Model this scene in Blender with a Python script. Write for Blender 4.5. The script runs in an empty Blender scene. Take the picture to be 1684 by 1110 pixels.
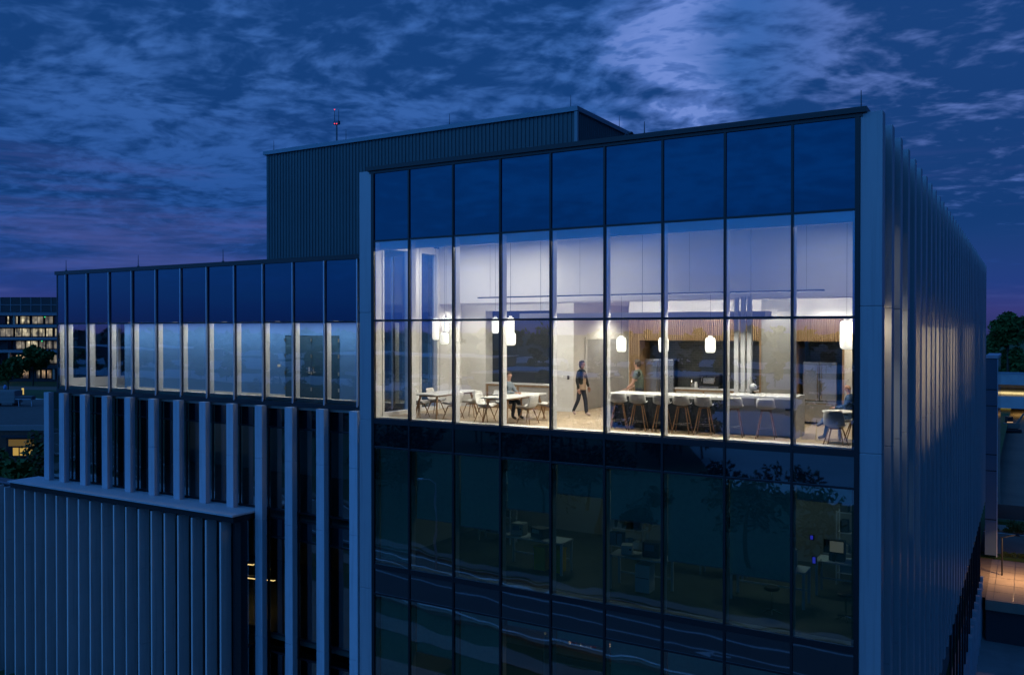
import bpy, bmesh, math, random
from mathutils import Vector, Matrix
R = math.radians
sc = bpy.context.scene
col = sc.collection
rnd = random.Random(7)

# ------------------------------------------------------------------ camera
ZC = 15.65
YAW, PITCH = 0.5347, 0.0086
cam = bpy.data.cameras.new("Camera")
cam.sensor_width = 36.0
cam.lens = 36.0 * 1435.9 / 1684.0
cam.clip_start = 0.1
cam.clip_end = 6000
camo = bpy.data.objects.new("Camera", cam)
camo.location = (0, 0, ZC)
camo.rotation_euler = (math.pi / 2 - PITCH, 0, YAW)
col.objects.link(camo)
sc.camera = camo

# ------------------------------------------------------------------ render settings / exposure
sc.render.engine = 'CYCLES'
sc.view_settings.view_transform = 'Standard'
sc.view_settings.look = 'None'
sc.view_settings.exposure = 0.12
sc.view_settings.gamma = 1.0
sc.view_settings.use_curve_mapping = False
cy = sc.cycles
cy.use_denoising = True
try:
    cy.denoiser = 'OPENIMAGEDENOISE'
    cy.denoising_input_passes = 'RGB_ALBEDO_NORMAL'
except Exception:
    pass
cy.max_bounces = 7
cy.diffuse_bounces = 4
cy.glossy_bounces = 4
cy.transmission_bounces = 4
cy.transparent_max_bounces = 24
cy.caustics_reflective = False
cy.caustics_refractive = False
cy.sample_clamp_indirect = 2.0
cy.use_adaptive_sampling = True
cy.adaptive_threshold = 0.015


# ------------------------------------------------------------------ node helpers
class NT:
    def __init__(s, tree):
        s.t = tree
        s.n = tree.nodes
        s.l = tree.links

    def new(s, typ, **kw):
        nd = s.n.new(typ)
        for k, v in kw.items():
            setattr(nd, k, v)
        return nd

    def put(s, sock, v):
        if isinstance(v, bpy.types.NodeSocket):
            s.l.new(v, sock)
        elif v is not None:
            if hasattr(sock, 'default_value') and isinstance(v, (tuple, list)) and len(v) == 3 and sock.type == 'RGBA':
                v = (*v, 1.0)
            sock.default_value = v

    def math(s, op, a, b=None, clamp=False):
        nd = s.new('ShaderNodeMath', operation=op, use_clamp=clamp)
        s.put(nd.inputs[0], a)
        s.put(nd.inputs[1], b)
        return nd.outputs[0]

    def vmath(s, op, a, b=None, out=0):
        nd = s.new('ShaderNodeVectorMath', operation=op)
        s.put(nd.inputs[0], a)
        if b is not None:
            if op == 'SCALE':
                s.put(nd.inputs['Scale'], b)
            else:
                s.put(nd.inputs[1], b)
        return nd.outputs[out]

    def noise(s, vec, scale, detail=4.0, rough=0.55, dist=0.0):
        nd = s.new('ShaderNodeTexNoise')
        s.put(nd.inputs['Vector'], vec)
        nd.inputs['Scale'].default_value = scale
        nd.inputs['Detail'].default_value = detail
        nd.inputs['Roughness'].default_value = rough
        nd.inputs['Distortion'].default_value = dist
        return nd.outputs['Fac']

    def ramp(s, fac, stops, interp='EASE'):
        nd = s.new('ShaderNodeValToRGB')
        cr = nd.color_ramp
        cr.interpolation = interp
        while len(cr.elements) > 1:
            cr.elements.remove(cr.elements[-1])
        for i, (p, c) in enumerate(stops):
            e = cr.elements[0] if i == 0 else cr.elements.new(p)
            e.position = p
            if not isinstance(c, (tuple, list)):
                c = (c, c, c)
            e.color = (*c[:3], 1)
        s.put(nd.inputs[0], fac)
        return nd.outputs[0]

    def mix(s, fac, a, b, blend='MIX'):
        nd = s.new('ShaderNodeMix', data_type='RGBA', blend_type=blend)
        s.put(nd.inputs[0], fac)
        s.put(nd.inputs[6], a)
        s.put(nd.inputs[7], b)
        return nd.outputs[2]

    def maprange(s, v, a, b, c=0.0, d=1.0, smooth=True):
        nd = s.new('ShaderNodeMapRange', interpolation_type='SMOOTHSTEP' if smooth else 'LINEAR')
        s.put(nd.inputs[0], v)
        for i, q in enumerate((a, b, c, d)):
            nd.inputs[i + 1].default_value = q
        return nd.outputs[0]


# ------------------------------------------------------------------ sky (dusk, broken altocumulus)
world = bpy.data.worlds.new("World")
sc.world = world
world.use_nodes = True
w = NT(world.node_tree)
w.n.clear()
tc = w.new('ShaderNodeTexCoord')
D = w.vmath('NORMALIZE', tc.outputs['Generated'])
sep = w.new('ShaderNodeSeparateXYZ')
w.l.new(D, sep.inputs[0])
dx, dy, dz = sep.outputs
SUN_AZ = (-0.56, -0.828)             # the afterglow lies behind the camera, to the left
elev = w.math('MAXIMUM', dz, 0.0)
hl = w.math('SQRT', w.math('ADD', w.math('MULTIPLY', dx, dx), w.math('ADD', w.math('MULTIPLY', dy, dy), 1e-5)))
azc = w.math('DIVIDE', w.math('ADD', w.math('MULTIPLY', dx, SUN_AZ[0]), w.math('MULTIPLY', dy, SUN_AZ[1])), hl)
# dusk side is brighter than the side opposite the sun
glow = w.maprange(azc, 0.06, 0.92)
base = w.ramp(elev, [(0.0, (0.022, 0.030, 0.125)), (0.02, (0.036, 0.040, 0.185)), (0.045, (0.016, 0.044, 0.22)), (0.12, (0.016, 0.072, 0.28)),
                     (0.28, (0.038, 0.120, 0.37)), (0.5, (0.036, 0.125, 0.40)), (1.0, (0.02, 0.10, 0.36))], 'LINEAR')
duskc = w.ramp(elev, [(0.0, (0.13, 0.12, 0.42)), (0.012, (0.07, 0.15, 0.62)), (0.05, (0.075, 0.28, 1.02)), (0.12, (0.050, 0.41, 1.30)), (0.3, (0.055, 0.48, 1.46)), (0.6, (0.050, 0.42, 1.25)), (1.0, (0.020, 0.14, 0.47))], 'LINEAR')
sky = w.mix(glow, base, duskc)
nis = w.new('ShaderNodeTexSky', sky_type='NISHITA')
nis.sun_disc = False
nis.sun_elevation = R(0.5)
nis.sun_rotation = math.atan2(SUN_AZ[0], SUN_AZ[1])
nis.altitude = 200
# clouds on a flat layer: mottled altocumulus in banks, with a ragged clear lane over the building
zz = w.math('ADD', elev, 0.13)
comb = w.new('ShaderNodeCombineXYZ')
w.l.new(w.math('DIVIDE', dx, zz), comb.inputs[0])
w.l.new(w.math('DIVIDE', dy, zz), comb.inputs[1])
rot = w.new('ShaderNodeMapping')
rot.inputs['Rotation'].default_value = (0, 0, R(-52))
rot.inputs['Location'].default_value = (-5.2, 8.8, 0)
rot.inputs['Scale'].default_value = (1.0, 1.15, 1.0)
w.l.new(comb.outputs[0], rot.inputs[0])
PW = rot.outputs[0]
warp = w.new('ShaderNodeTexNoise')
warp.inputs['Scale'].default_value = 1.4
warp.inputs['Detail'].default_value = 3
w.l.new(PW, warp.inputs['Vector'])
PW2 = w.vmath('ADD', PW, w.vmath('SCALE', warp.outputs['Color'], 0.35))
big = w.noise(PW2, 0.75, 2.0, 0.5)
mid = w.noise(PW2, 3.4, 3.0, 0.55)
cell = w.noise(PW2, 11.0, 3.0, 0.55)
fine = w.noise(PW2, 30.0, 3.0, 0.6)
lane_d = w.math('ADD', w.math('MULTIPLY', dx, 0.925), w.math('MULTIPLY', dy, 0.38))
lane_v = w.math('ABSOLUTE', w.math('SUBTRACT', lane_d, w.math('ADD', 0.045, w.math('ADD', w.math('MULTIPLY', w.math('SUBTRACT', big, 0.5), 0.18), w.math('MULTIPLY', w.math('SUBTRACT', mid, 0.5), 0.16)))))
lane = w.math('MULTIPLY', w.maprange(lane_v, 0.0, 0.105, 1.0, 0.0), w.maprange(azc, -0.75, -0.2, 1.0, 0.0))
lane = w.math('MULTIPLY', lane, w.maprange(elev, 0.05, 0.22))
dens = w.math('ADD', w.math('ADD', w.math('MULTIPLY', big, 0.46), w.math('MULTIPLY', mid, 0.36)), w.math('ADD', w.math('MULTIPLY', cell, 0.46), w.math('MULTIPLY', fine, 0.12)))
# a heavier bank of cloud to the right of the lane
dens = w.math('ADD', dens, w.math('MULTIPLY', w.maprange(lane_d, 0.12, 0.26), 0.085))
dens = w.math('SUBTRACT', dens, w.math('MULTIPLY', lane, 0.14))
cmask = w.maprange(dens, 0.55, 0.77)
cloud_dark = w.ramp(elev, [(0.0, (0.020, 0.024, 0.105)), (0.10, (0.005, 0.034, 0.145)), (0.3, (0.006, 0.042, 0.165)), (1.0, (0.007, 0.045, 0.17))], 'LINEAR')
cloud_dusk = w.ramp(elev, [(0.0, (0.10, 0.09, 0.34)), (0.10, (0.042, 0.29, 0.95)), (0.3, (0.046, 0.35, 1.10)), (0.6, (0.040, 0.30, 0.95)), (1.0, (0.012, 0.09, 0.33))], 'LINEAR')
cloudc = w.mix(glow, cloud_dark, cloud_dusk)
sky = w.mix(w.math('MULTIPLY', lane, 0.72), sky, (0.125, 0.215, 0.58))
# bright rims where the cloud is thin
rim = w.math('MULTIPLY', w.maprange(dens, 0.44, 0.52), w.maprange(dens, 0.60, 0.54))
sky = w.mix(w.math('MULTIPLY', w.math('MULTIPLY', rim, lane), 0.5), sky, (0.24, 0.34, 0.74))
# paler breaks in the right hand bank
sky = w.mix(w.math('MULTIPLY', w.maprange(lane_d, 0.10, 0.24), w.math('MULTIPLY', w.maprange(elev, 0.07, 0.18), w.maprange(azc, -0.6, -0.1, 0.5, 0.0))), sky, (0.14, 0.20, 0.50))
skyc = w.mix(w.math('MULTIPLY', cmask, w.maprange(elev, 0.02, 0.12, 0.15, 0.97)), sky, cloudc)
# thin wisps low over the horizon
wis = w.new('ShaderNodeMapping')
wis.inputs['Scale'].default_value = (1.2, 1.2, 15.0)
wis.inputs['Rotation'].default_value = (R(3), R(4), 0)
w.l.new(D, wis.inputs[0])
wisp = w.math('MULTIPLY', w.maprange(w.noise(wis.outputs[0], 2.4, 6.0, 0.62), 0.48, 0.70), w.maprange(elev, 0.24, 0.10))
wisp = w.math('MULTIPLY', wisp, w.maprange(elev, 0.0, 0.04))
skyc = w.mix(w.math('MULTIPLY', wisp, 0.55), skyc, w.mix(glow, (0.070, 0.090, 0.31), (0.06, 0.26, 0.82)))
# a share of the physical sky keeps the gradient towards the sunken sun
skyn = w.mix(1.0, w.mix(1.0, nis.outputs[0], (0.0003, 0.003, 0.016), 'MULTIPLY'), skyc, 'ADD')
below = w.maprange(dz, -0.02, 0.0)
skyn = w.mix(below, (0.012, 0.014, 0.03), skyn)
bg = w.new('ShaderNodeBackground')
w.l.new(skyn, bg.inputs[0])
bg.inputs[1].default_value = 1.0
wo = w.new('ShaderNodeOutputWorld')
w.l.new(bg.outputs[0], wo.inputs[0])

# ------------------------------------------------------------------ the last of the sun: a very weak, very soft lamp
sl = bpy.data.lights.new("Sun", 'SUN')
sl.energy = 0.05
sl.angle = R(18)
sl.color = (0.75, 0.82, 1.0)
so = bpy.data.objects.new("Sun", sl)
so.rotation_euler = Vector((-SUN_AZ[0], -SUN_AZ[1], -0.85)).to_track_quat('-Z', 'Y').to_euler()
so.location = (0, -30, 60)
col.objects.link(so)

# ------------------------------------------------------------------ materials
MATS = {}


def mat(name, base, rough=0.6, metal=0.0, ior=1.45, noise=None, bump=None, emit=None, estr=1.0, coord='Object', alpha=None):
    """principled material; noise=(scale, amount[, colour2]); bump=(scale, distance)"""
    if name in MATS:
        return MATS[name]
    m = bpy.data.materials.new(name)
    m.use_nodes = True
    t = NT(m.node_tree)
    b = t.n['Principled BSDF']
    b.inputs['Base Color'].default_value = (*base, 1)
    b.inputs['Roughness'].default_value = rough
    b.inputs['Metallic'].default_value = metal
    b.inputs['IOR'].default_value = ior
    g = t.new('ShaderNodeNewGeometry')
    if noise:
        sca, amt = noise[0], noise[1]
        c2 = noise[2] if len(noise) > 2 else tuple(c * 0.45 for c in base)
        n = t.noise(g.outputs['Position'], sca, 5.0, 0.6)
        f = t.math('MULTIPLY', t.maprange(n, 0.3, 0.75), amt)
        t.l.new(t.mix(f, base, c2), b.inputs['Base Color'])
    if bump:
        n2 = t.noise(g.outputs['Position'], bump[0], 4.0, 0.6)
        bn = t.new('ShaderNodeBump')
        bn.inputs['Strength'].default_value = 1.0
        bn.inputs['Distance'].default_value = bump[1]
        t.l.new(n2, bn.inputs['Height'])
        t.l.new(bn.outputs[0], b.inputs['Normal'])
    if emit:
        b.inputs['Emission Color'].default_value = (*emit, 1)
        b.inputs['Emission Strength'].default_value = estr
    MATS[name] = m
    return m


def wave_normal(t, dist, scale=0.55):
    g = t.new('ShaderNodeNewGeometry')
    oi = t.new('ShaderNodeObjectInfo')
    off = t.new('ShaderNodeCombineXYZ')
    r3 = t.math('MULTIPLY', oi.outputs['Random'], 37.0)
    for i in range(3):
        t.l.new(r3, off.inputs[i])
    v = t.vmath('ADD', g.outputs['Position'], off.outputs[0])
    n = t.noise(v, scale, 1.5, 0.45)
    bn = t.new('ShaderNodeBump')
    bn.inputs['Strength'].default_value = 1.0
    bn.inputs['Distance'].default_value = dist
    t.l.new(n, bn.inputs['Height'])
    return bn.outputs[0]


def glass(name, tint, refl, ior, dist=0.0022, scale=0.55):
    m = bpy.data.materials.new(name)
    m.use_nodes = True
    t = NT(m.node_tree)
    t.n.clear()
    nm = wave_normal(t, dist, scale)
    fr = t.new('ShaderNodeFresnel')
    fr.inputs['IOR'].default_value = ior
    tr = t.new('ShaderNodeBsdfTransparent')
    tr.inputs[0].default_value = (*tint, 1)
    gl = t.new('ShaderNodeBsdfGlossy')
    gl.inputs['Color'].default_value = (*refl, 1)
    gl.inputs['Roughness'].default_value = 0.0
    t.l.new(nm, gl.inputs['Normal'])
    ms = t.new('ShaderNodeMixShader')
    t.l.new(fr.outputs[0], ms.inputs[0])
    t.l.new(tr.outputs[0], ms.inputs[1])
    t.l.new(gl.outputs[0], ms.inputs[2])
    o = t.new('ShaderNodeOutputMaterial')
    t.l.new(ms.outputs[0], o.inputs[0])
    MATS[name] = m
    return m


def clear(name):
    m = bpy.data.materials.new(name)
    m.use_nodes = True
    t = NT(m.node_tree)
    t.n.clear()
    tr = t.new('ShaderNodeBsdfTransparent')
    tr.inputs[0].default_value = (0.97, 0.98, 0.975, 1)
    o = t.new('ShaderNodeOutputMaterial')
    t.l.new(tr.outputs[0], o.inputs[0])
    MATS[name] = m
    return m


def spandrel(name, base, ior, tint, wd=0.0016):
    m = mat(name, base, 0.02, 0, ior)
    t = NT(m.node_tree)
    t.l.new(wave_normal(t, wd, 0.5), t.n['Principled BSDF'].inputs['Normal'])
    t.n['Principled BSDF'].inputs['Specular Tint'].default_value = (*tint, 1)
    return m


G_VIS = glass("coated vision glass", (0.86, 0.90, 0.88), (0.60, 0.80, 1.0), 2.9, 0.003)
G_LAB = glass("coated lower vision glass", (0.80, 0.94, 0.90), (0.95, 0.98, 1.0), 3.2, 0.0095, 0.6)
G_SIDE = glass("side window glass", (0.88, 0.90, 0.88), (0.85, 0.9, 1.0), 1.8)
G_CLEAR = clear("inner glass face")
M_SPAN = spandrel("navy spandrel glass", (0.001, 0.008, 0.026), 1.85, (0.12, 0.62, 1.0))
M_SPAN2 = spandrel("dark spandrel glass", (0.004, 0.007, 0.012), 2.6, (0.85, 0.95, 1.0), 0.006)
M_BLACK = mat("black anodised frame", (0.010, 0.011, 0.014), 0.38)
M_FIN = mat("silver painted fin", (0.33, 0.36, 0.39), 0.33, 0.1, noise=(1.1, 0.25, (0.27, 0.30, 0.34)))
M_PIER = mat("pale precast pier", (0.46, 0.50, 0.56), 0.75, noise=(2.2, 0.35, (0.34, 0.39, 0.46)), bump=(30, 0.003))


def weather(m, amt=0.16):
    # every piece differs a little in tone; faint vertical run-off streaks
    t = NT(m.node_tree)
    bs = t.n['Principled BSDF']
    src = bs.inputs['Base Color'].links[0].from_socket
    oi = t.new('ShaderNodeObjectInfo')
    g = t.new('ShaderNodeNewGeometry')
    mp = t.new('ShaderNodeMapping')
    mp.inputs['Scale'].default_value = (9.0, 9.0, 0.35)
    t.l.new(g.outputs['Position'], mp.inputs[0])
    st_ = t.noise(mp.outputs[0], 1.0, 5.0, 0.65)
    k = t.math('ADD', t.math('MULTIPLY', oi.outputs['Random'], amt), t.math('MULTIPLY', t.maprange(st_, 0.45, 0.75), 0.22))
    t.l.new(t.mix(k, src, (0.10, 0.115, 0.13)), bs.inputs['Base Color'])
    return m


weather(M_FIN)
weather(M_PIER)
M_LEDGE = mat("pale coping", (0.42, 0.46, 0.50), 0.5, noise=(1.6, 0.5, (0.33, 0.36, 0.40)))
M_LBLADE = mat("blade fin panel", (0.64, 0.61, 0.60), 0.55, noise=(0.9, 0.35, (0.52, 0.50, 0.49)))
weather(M_LEDGE, 0.05)
weather(M_LBLADE, 0.2)
M_ALU = mat("light aluminium cap", (0.50, 0.54, 0.60), 0.35, 0.3)
M_CORR = mat("corrugated cladding", (0.045, 0.095, 0.105), 0.5, 0.1, noise=(0.5, 0.3))
M_ROOF = mat("roof membrane", (0.16, 0.17, 0.18), 0.9, noise=(0.8, 0.4))
M_WHITE = mat("white interior paint", (0.78, 0.76, 0.72), 0.8, noise=(1.3, 0.06))
M_TRIM = mat("white trim", (0.80, 0.79, 0.77), 0.55)
M_CEIL = mat("white ceiling", (0.80, 0.80, 0.79), 0.9)
M_GREYW = mat("warm grey drywall", (0.34, 0.335, 0.31), 0.85, noise=(1.5, 0.1))
M_BLUEW = mat("blue grey corridor paint", (0.075, 0.23, 0.55), 0.7, noise=(1.2, 0.1))
M_BLUED = mat("deep blue door paint", (0.02, 0.075, 0.15), 0.45)
M_STEEL = mat("brushed steel", (0.60, 0.60, 0.61), 0.26, 0.88, noise=(3.0, 0.2))
M_CHROME = mat("polished steel", (0.7, 0.7, 0.7), 0.12, 1.0)
M_DARK = mat("dark navy board", (0.018, 0.024, 0.034), 0.55)
M_SOOT = mat("black plastic", (0.012, 0.012, 0.013), 0.35)
M_SHELL = mat("off white shell", (0.78, 0.765, 0.73), 0.45)
M_TABLE = mat("white laminate", (0.80, 0.79, 0.76), 0.35)
M_QUARTZ = mat("white quartz", (0.82, 0.82, 0.82), 0.25, noise=(6, 0.12))
M_CABG = mat("grey cabinet front", (0.36, 0.35, 0.33), 0.5)
M_SHADE = mat("roller shade cloth", (0.44, 0.84, 0.68), 0.9, noise=(9, 0.2))
M_LABW = mat("lab wall", (0.22, 0.25, 0.25), 0.85)
M_LABF = mat("lab floor", (0.06, 0.075, 0.065), 0.5, noise=(1, 0.4))
M_CONC = mat("concrete", (0.30, 0.30, 0.29), 0.85, noise=(0.7, 0.4), bump=(12, 0.006))


def woodmat(name, a, b, axis=2, scale=9.0):
    m = mat(name, a, 0.5)
    t = NT(m.node_tree)
    g = t.new('ShaderNodeNewGeometry')
    mp = t.new('ShaderNodeMapping')
    s = [scale, scale, scale]
    s[axis] = scale * 0.08
    mp.inputs['Scale'].default_value = s
    t.l.new(g.outputs['Position'], mp.inputs[0])
    n = t.noise(mp.outputs[0], 2.0, 5.0, 0.65, 0.6)
    t.l.new(t.mix(t.maprange(n, 0.3, 0.72), a, b), t.n['Principled BSDF'].inputs['Base Color'])
    return m


M_OAK = woodmat("oak slats", (0.36, 0.235, 0.125), (0.25, 0.155, 0.075))
M_OAKL = woodmat("oak legs", (0.34, 0.20, 0.105), (0.24, 0.13, 0.06), 2, 14)


def floormat():
    m = mat("pale oak plank floor", (0.5, 0.4, 0.28), 0.42)
    t = NT(m.node_tree)
    g = t.new('ShaderNodeNewGeometry')
    br = t.new('ShaderNodeTexBrick')
    br.inputs['Scale'].default_value = 1.0
    br.inputs['Brick Width'].default_value = 1.6
    br.inputs['Row Height'].default_value = 0.19
    br.inputs['Mortar Size'].default_value = 0.004
    br.inputs['Color1'].default_value = (0.50, 0.385, 0.26, 1)
    br.inputs['Color2'].default_value = (0.40, 0.30, 0.195, 1)
    br.inputs['Mortar'].default_value = (0.22, 0.16, 0.10, 1)
    t.l.new(g.outputs['Position'], br.inputs['Vector'])
    mp = t.new('ShaderNodeMapping')
    mp.inputs['Scale'].default_value = (1.0, 12.0, 1.0)
    t.l.new(g.outputs['Position'], mp.inputs[0])
    n = t.noise(mp.outputs[0], 1.5, 5, 0.6)
    c = t.mix(t.math('MULTIPLY', n, 0.5), br.outputs[0], (0.62, 0.5, 0.36))
    t.l.new(c, t.n['Principled BSDF'].inputs['Base Color'])
    return m


M_FLOOR = floormat()


def tilemat():
    m = mat("dark kitchen tile", (0.05, 0.055, 0.055), 0.3)
    t = NT(m.node_tree)
    g = t.new('ShaderNodeNewGeometry')
    mp = t.new('ShaderNodeMapping')
    mp.inputs['Rotation'].default_value = (R(90), 0, 0)
    t.l.new(g.outputs['Position'], mp.inputs[0])
    br = t.new('ShaderNodeTexBrick')
    br.inputs['Brick Width'].default_value = 0.15
    br.inputs['Row Height'].default_value = 0.075
    br.inputs['Mortar Size'].default_value = 0.005
    br.inputs['Scale'].default_value = 1.0
    br.inputs['Color1'].default_value = (0.075, 0.08, 0.078, 1)
    br.inputs['Color2'].default_value = (0.05, 0.056, 0.055, 1)
    br.inputs['Mortar'].default_value = (0.12, 0.12, 0.115, 1)
    t.l.new(mp.outputs[0], br.inputs['Vector'])
    t.l.new(br.outputs[0], t.n['Principled BSDF'].inputs['Base Color'])
    return m


M_TILE = tilemat()


# ------------------------------------------------------------------ mesh helpers
WL = {}            # world location of every unrotated parent


class MB:
    def __init__(s):
        s.v, s.f, s.m = [], [], []

    def add(s, vs, fs, mi=0):
        o = len(s.v)
        s.v += [Vector(p) for p in vs]
        s.f += [[o + i for i in f] for f in fs]
        s.m += [mi] * len(fs)
        return s

    def box(s, x0, x1, y0, y1, z0, z1, mi=0):
        vs = [(x, y, z) for z in (z0, z1) for y in (y0, y1) for x in (x0, x1)]
        return s.add(vs, [[0, 2, 3, 1], [4, 5, 7, 6], [0, 1, 5, 4], [2, 6, 7, 3], [0, 4, 6, 2], [1, 3, 7, 5]], mi)

    def rbox(s, x0, x1, y0, y1, z0, z1, b, mi=0):
        """box with chamfered vertical and horizontal edges"""
        bm = bmesh.new()
        bmesh.ops.create_cube(bm, size=1.0)
        for v in bm.verts:
            v.co = Vector((x0 + (v.co.x + .5) * (x1 - x0), y0 + (v.co.y + .5) * (y1 - y0), z0 + (v.co.z + .5) * (z1 - z0)))
        bmesh.ops.bevel(bm, geom=bm.edges[:], offset=b, segments=2, profile=0.6, affect='EDGES')
        bm.verts.index_update()
        s.add([v.co.copy() for v in bm.verts], [[v.index for v in f.verts] for f in bm.faces], mi)
        bm.free()
        return s

    def cyl(s, p0, p1, r0, r1=None, n=8, mi=0, cap=True):
        r1 = r0 if r1 is None else r1
        p0, p1 = Vector(p0), Vector(p1)
        a = (p1 - p0).normalized()
        q = a.orthogonal().normalized()
        u = a.cross(q)
        vs = []
        for p, r in ((p0, r0), (p1, r1)):
            for i in range(n):
                t = 2 * math.pi * i / n
                vs.append(p + (q * math.cos(t) + u * math.sin(t)) * r)
        fs = [[i, (i + 1) % n, n + (i + 1) % n, n + i] for i in range(n)]
        if cap:
            fs += [list(range(n))[::-1], list(range(n, 2 * n))]
        return s.add(vs, fs, mi)

    def path(s, pts, r, n=6, mi=0):
        for a, b in zip(pts[:-1], pts[1:]):
            s.cyl(a, b, r, r, n, mi)
        return s

    def lathe(s, prof, c=(0, 0, 0), n=20, mi=0):
        vs, fs = [], []
        for r, z in prof:
            for i in range(n):
                t = 2 * math.pi * i / n
                vs.append((c[0] + r * math.cos(t), c[1] + r * math.sin(t), c[2] + z))
        k = len(prof)
        for j in range(k - 1):
            for i in range(n):
                a, b = j * n + i, j * n + (i + 1) % n
                fs.append([a, b, b + n, a + n])
        fs.append(list(range(n))[::-1])
        fs.append(list(range((k - 1) * n, k * n)))
        return s.add(vs, fs, mi)

    def prism(s, poly, z0, z1, mi=0):
        n = len(poly)
        vs = [(x, y, z0) for x, y in poly] + [(x, y, z1) for x, y in poly]
        fs = [[i, (i + 1) % n, n + (i + 1) % n, n + i] for i in range(n)] + [list(range(n))[::-1], list(range(n, 2 * n))]
        return s.add(vs, fs, mi)

    def quad(s, a, b, c, d, mi=0):
        return s.add([a, b, c, d], [[0, 1, 2, 3]], mi)

    def ball(s, c, r, sx=1, sy=1, sz=1, seg=10, rings=6, mi=0):
        vs, fs = [], []
        for j in range(1, rings):
            ph = math.pi * j / rings
            for i in range(seg):
                t = 2 * math.pi * i / seg
                vs.append((c[0] + r * sx * math.sin(ph) * math.cos(t), c[1] + r * sy * math.sin(ph) * math.sin(t), c[2] + r * sz * math.cos(ph)))
        top, bot = len(vs), len(vs) + 1
        vs += [(c[0], c[1], c[2] + r * sz), (c[0], c[1], c[2] - r * sz)]
        for j in range(rings - 2):
            for i in range(seg):
                a, b = j * seg + i, j * seg + (i + 1) % seg
                fs.append([a, a + seg, b + seg, b])
        for i in range(seg):
            fs.append([top, i, (i + 1) % seg])
            o = (rings - 2) * seg
            fs.append([bot, o + (i + 1) % seg, o + i])
        return s.add(vs, fs, mi)

    def mesh(s, name, mats, smooth=False, centre=True):
        me = bpy.data.meshes.new(name)
        c = Vector((0, 0, 0))
        if centre and s.v:
            lo = Vector([min(v[i] for v in s.v) for i in range(3)])
            hi = Vector([max(v[i] for v in s.v) for i in range(3)])
            c = Vector(((lo.x + hi.x) / 2, (lo.y + hi.y) / 2, lo.z))
        me.from_pydata([tuple(v - c) for v in s.v], [], s.f)
        if not isinstance(mats, (list, tuple)):
            mats = [mats]
        for m_ in mats:
            me.materials.append(m_)
        for p, mi in zip(me.polygons, s.m):
            p.material_index = mi
            p.use_smooth = smooth
        me.update()
        return me, c

    def build(s, name, mats, parent=None, local=False, smooth=False, label=None, stuff=False):
        me, c = s.mesh(name, mats, smooth)
        o = bpy.data.objects.new(name, me)
        col.objects.link(o)
        wloc = c.copy()
        if parent is not None:
            o.parent = parent
            if not local:
                o.location = c - WL[parent]
            else:
                o.location = c - WL.get(('L', parent), Vector((0, 0, 0)))
                WL[('L', o)] = c.copy()
        else:
            o.location = c
        WL[o] = wloc
        if label:
            o['label'] = label
        if stuff:
            o['kind'] = 'stuff'
        return o


def place(name, me, loc, parent, rot=None):
    """link another copy of a shared mesh, loc is the world place of its base"""
    o = bpy.data.objects.new(name, me)
    col.objects.link(o)
    o.parent = parent
    o.location = Vector(loc) - WL[parent]
    if rot:
        o.rotation_euler = rot
    WL[o] = Vector(loc)
    return o


def tag(o, label, cat, group=None):
    o['label'] = label
    o['category'] = cat
    if group:
        o['group'] = group
    return o


def struct(o):
    o['kind'] = 'structure'
    return o


def thing(name, label, cat, loc=(0, 0, 0), rz=0.0, group=None):
    o = bpy.data.objects.new(name, None)
    o.empty_display_size = 0.2
    col.objects.link(o)
    o.location = loc
    o.rotation_euler = (0, 0, rz)
    WL[o] = Vector(loc)
    return tag(o, label, cat, group)


def dup(root, loc, rz, label):
    def cp(o, par):
        c = o.copy()
        col.objects.link(c)
        c.parent = par
        for ch in list(o.children):
            cp(ch, c)
        return c
    r = cp(root, None)
    r.location = loc
    r.rotation_euler = (0, 0, rz)
    r['label'] = label
    return r


def area(name, loc, size, sizey, power, color, rot=(0, 0, 0), parent=None, spread=None):
    li = bpy.data.lights.new(name, 'AREA')
    li.shape = 'RECTANGLE'
    li.size, li.size_y = size, sizey
    li.energy = power
    li.color = color
    if spread:
        li.spread = spread
    o = bpy.data.objects.new(name, li)
    col.objects.link(o)
    o.rotation_euler = rot
    if parent is not None:
        o.parent = parent
        o.location = Vector(loc) - WL[parent]
    else:
        o.location = loc
    return o


WARM = (1.0, 0.915, 0.81)

# =====================================================================================================
#                                       THE OFFICE BUILDING
# =====================================================================================================
B = 1.524
YF = 19.94
XR = -3.183
MX = [XR - 1.365 - 7 * B - 1.3225] + [XR - 1.365 - (7 - i) * B for i in range(8)] + [XR]
XL = MX[0]
FL = 13.05
HEAD = 18.24
TRN = 15.925
bld = thing('office_building', 'glass and metal office building with lit top floor lounge and stepped wings', 'building', (-18, 30, 0))
T = 0.012
PANES = {}


def pane(x0, x1, z0, z1, y, m, parent, depth=0.0, name='pane', tilt=0.0011):
    if m in (G_LAB, M_SPAN2):
        tilt = 0.0018
    if m is M_SPAN:
        tilt = 0.003
    key = (round(x1 - x0, 3), round(z1 - z0, 3), m.name)
    if key not in PANES:
        b = MB()
        wd, h = x1 - x0, z1 - z0
        b.add([(-wd / 2, 0, 0), (wd / 2, 0, 0), (wd / 2, 0, h), (-wd / 2, 0, h)], [[0, 1, 2, 3]], 0)
        b.add([(-wd / 2, T, 0), (wd / 2, T, 0), (wd / 2, T, h), (-wd / 2, T, h)], [[3, 2, 1, 0]], 1)
        me, _ = b.mesh('pane', [m, G_CLEAR if m in (G_VIS, G_LAB, G_SIDE) else M_BLACK], centre=False)
        PANES[key] = me
    return place(name, PANES[key], ((x0 + x1) / 2, y, z0), parent, (rnd.uniform(-tilt, tilt), 0, rnd.uniform(-tilt, tilt)))


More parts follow.
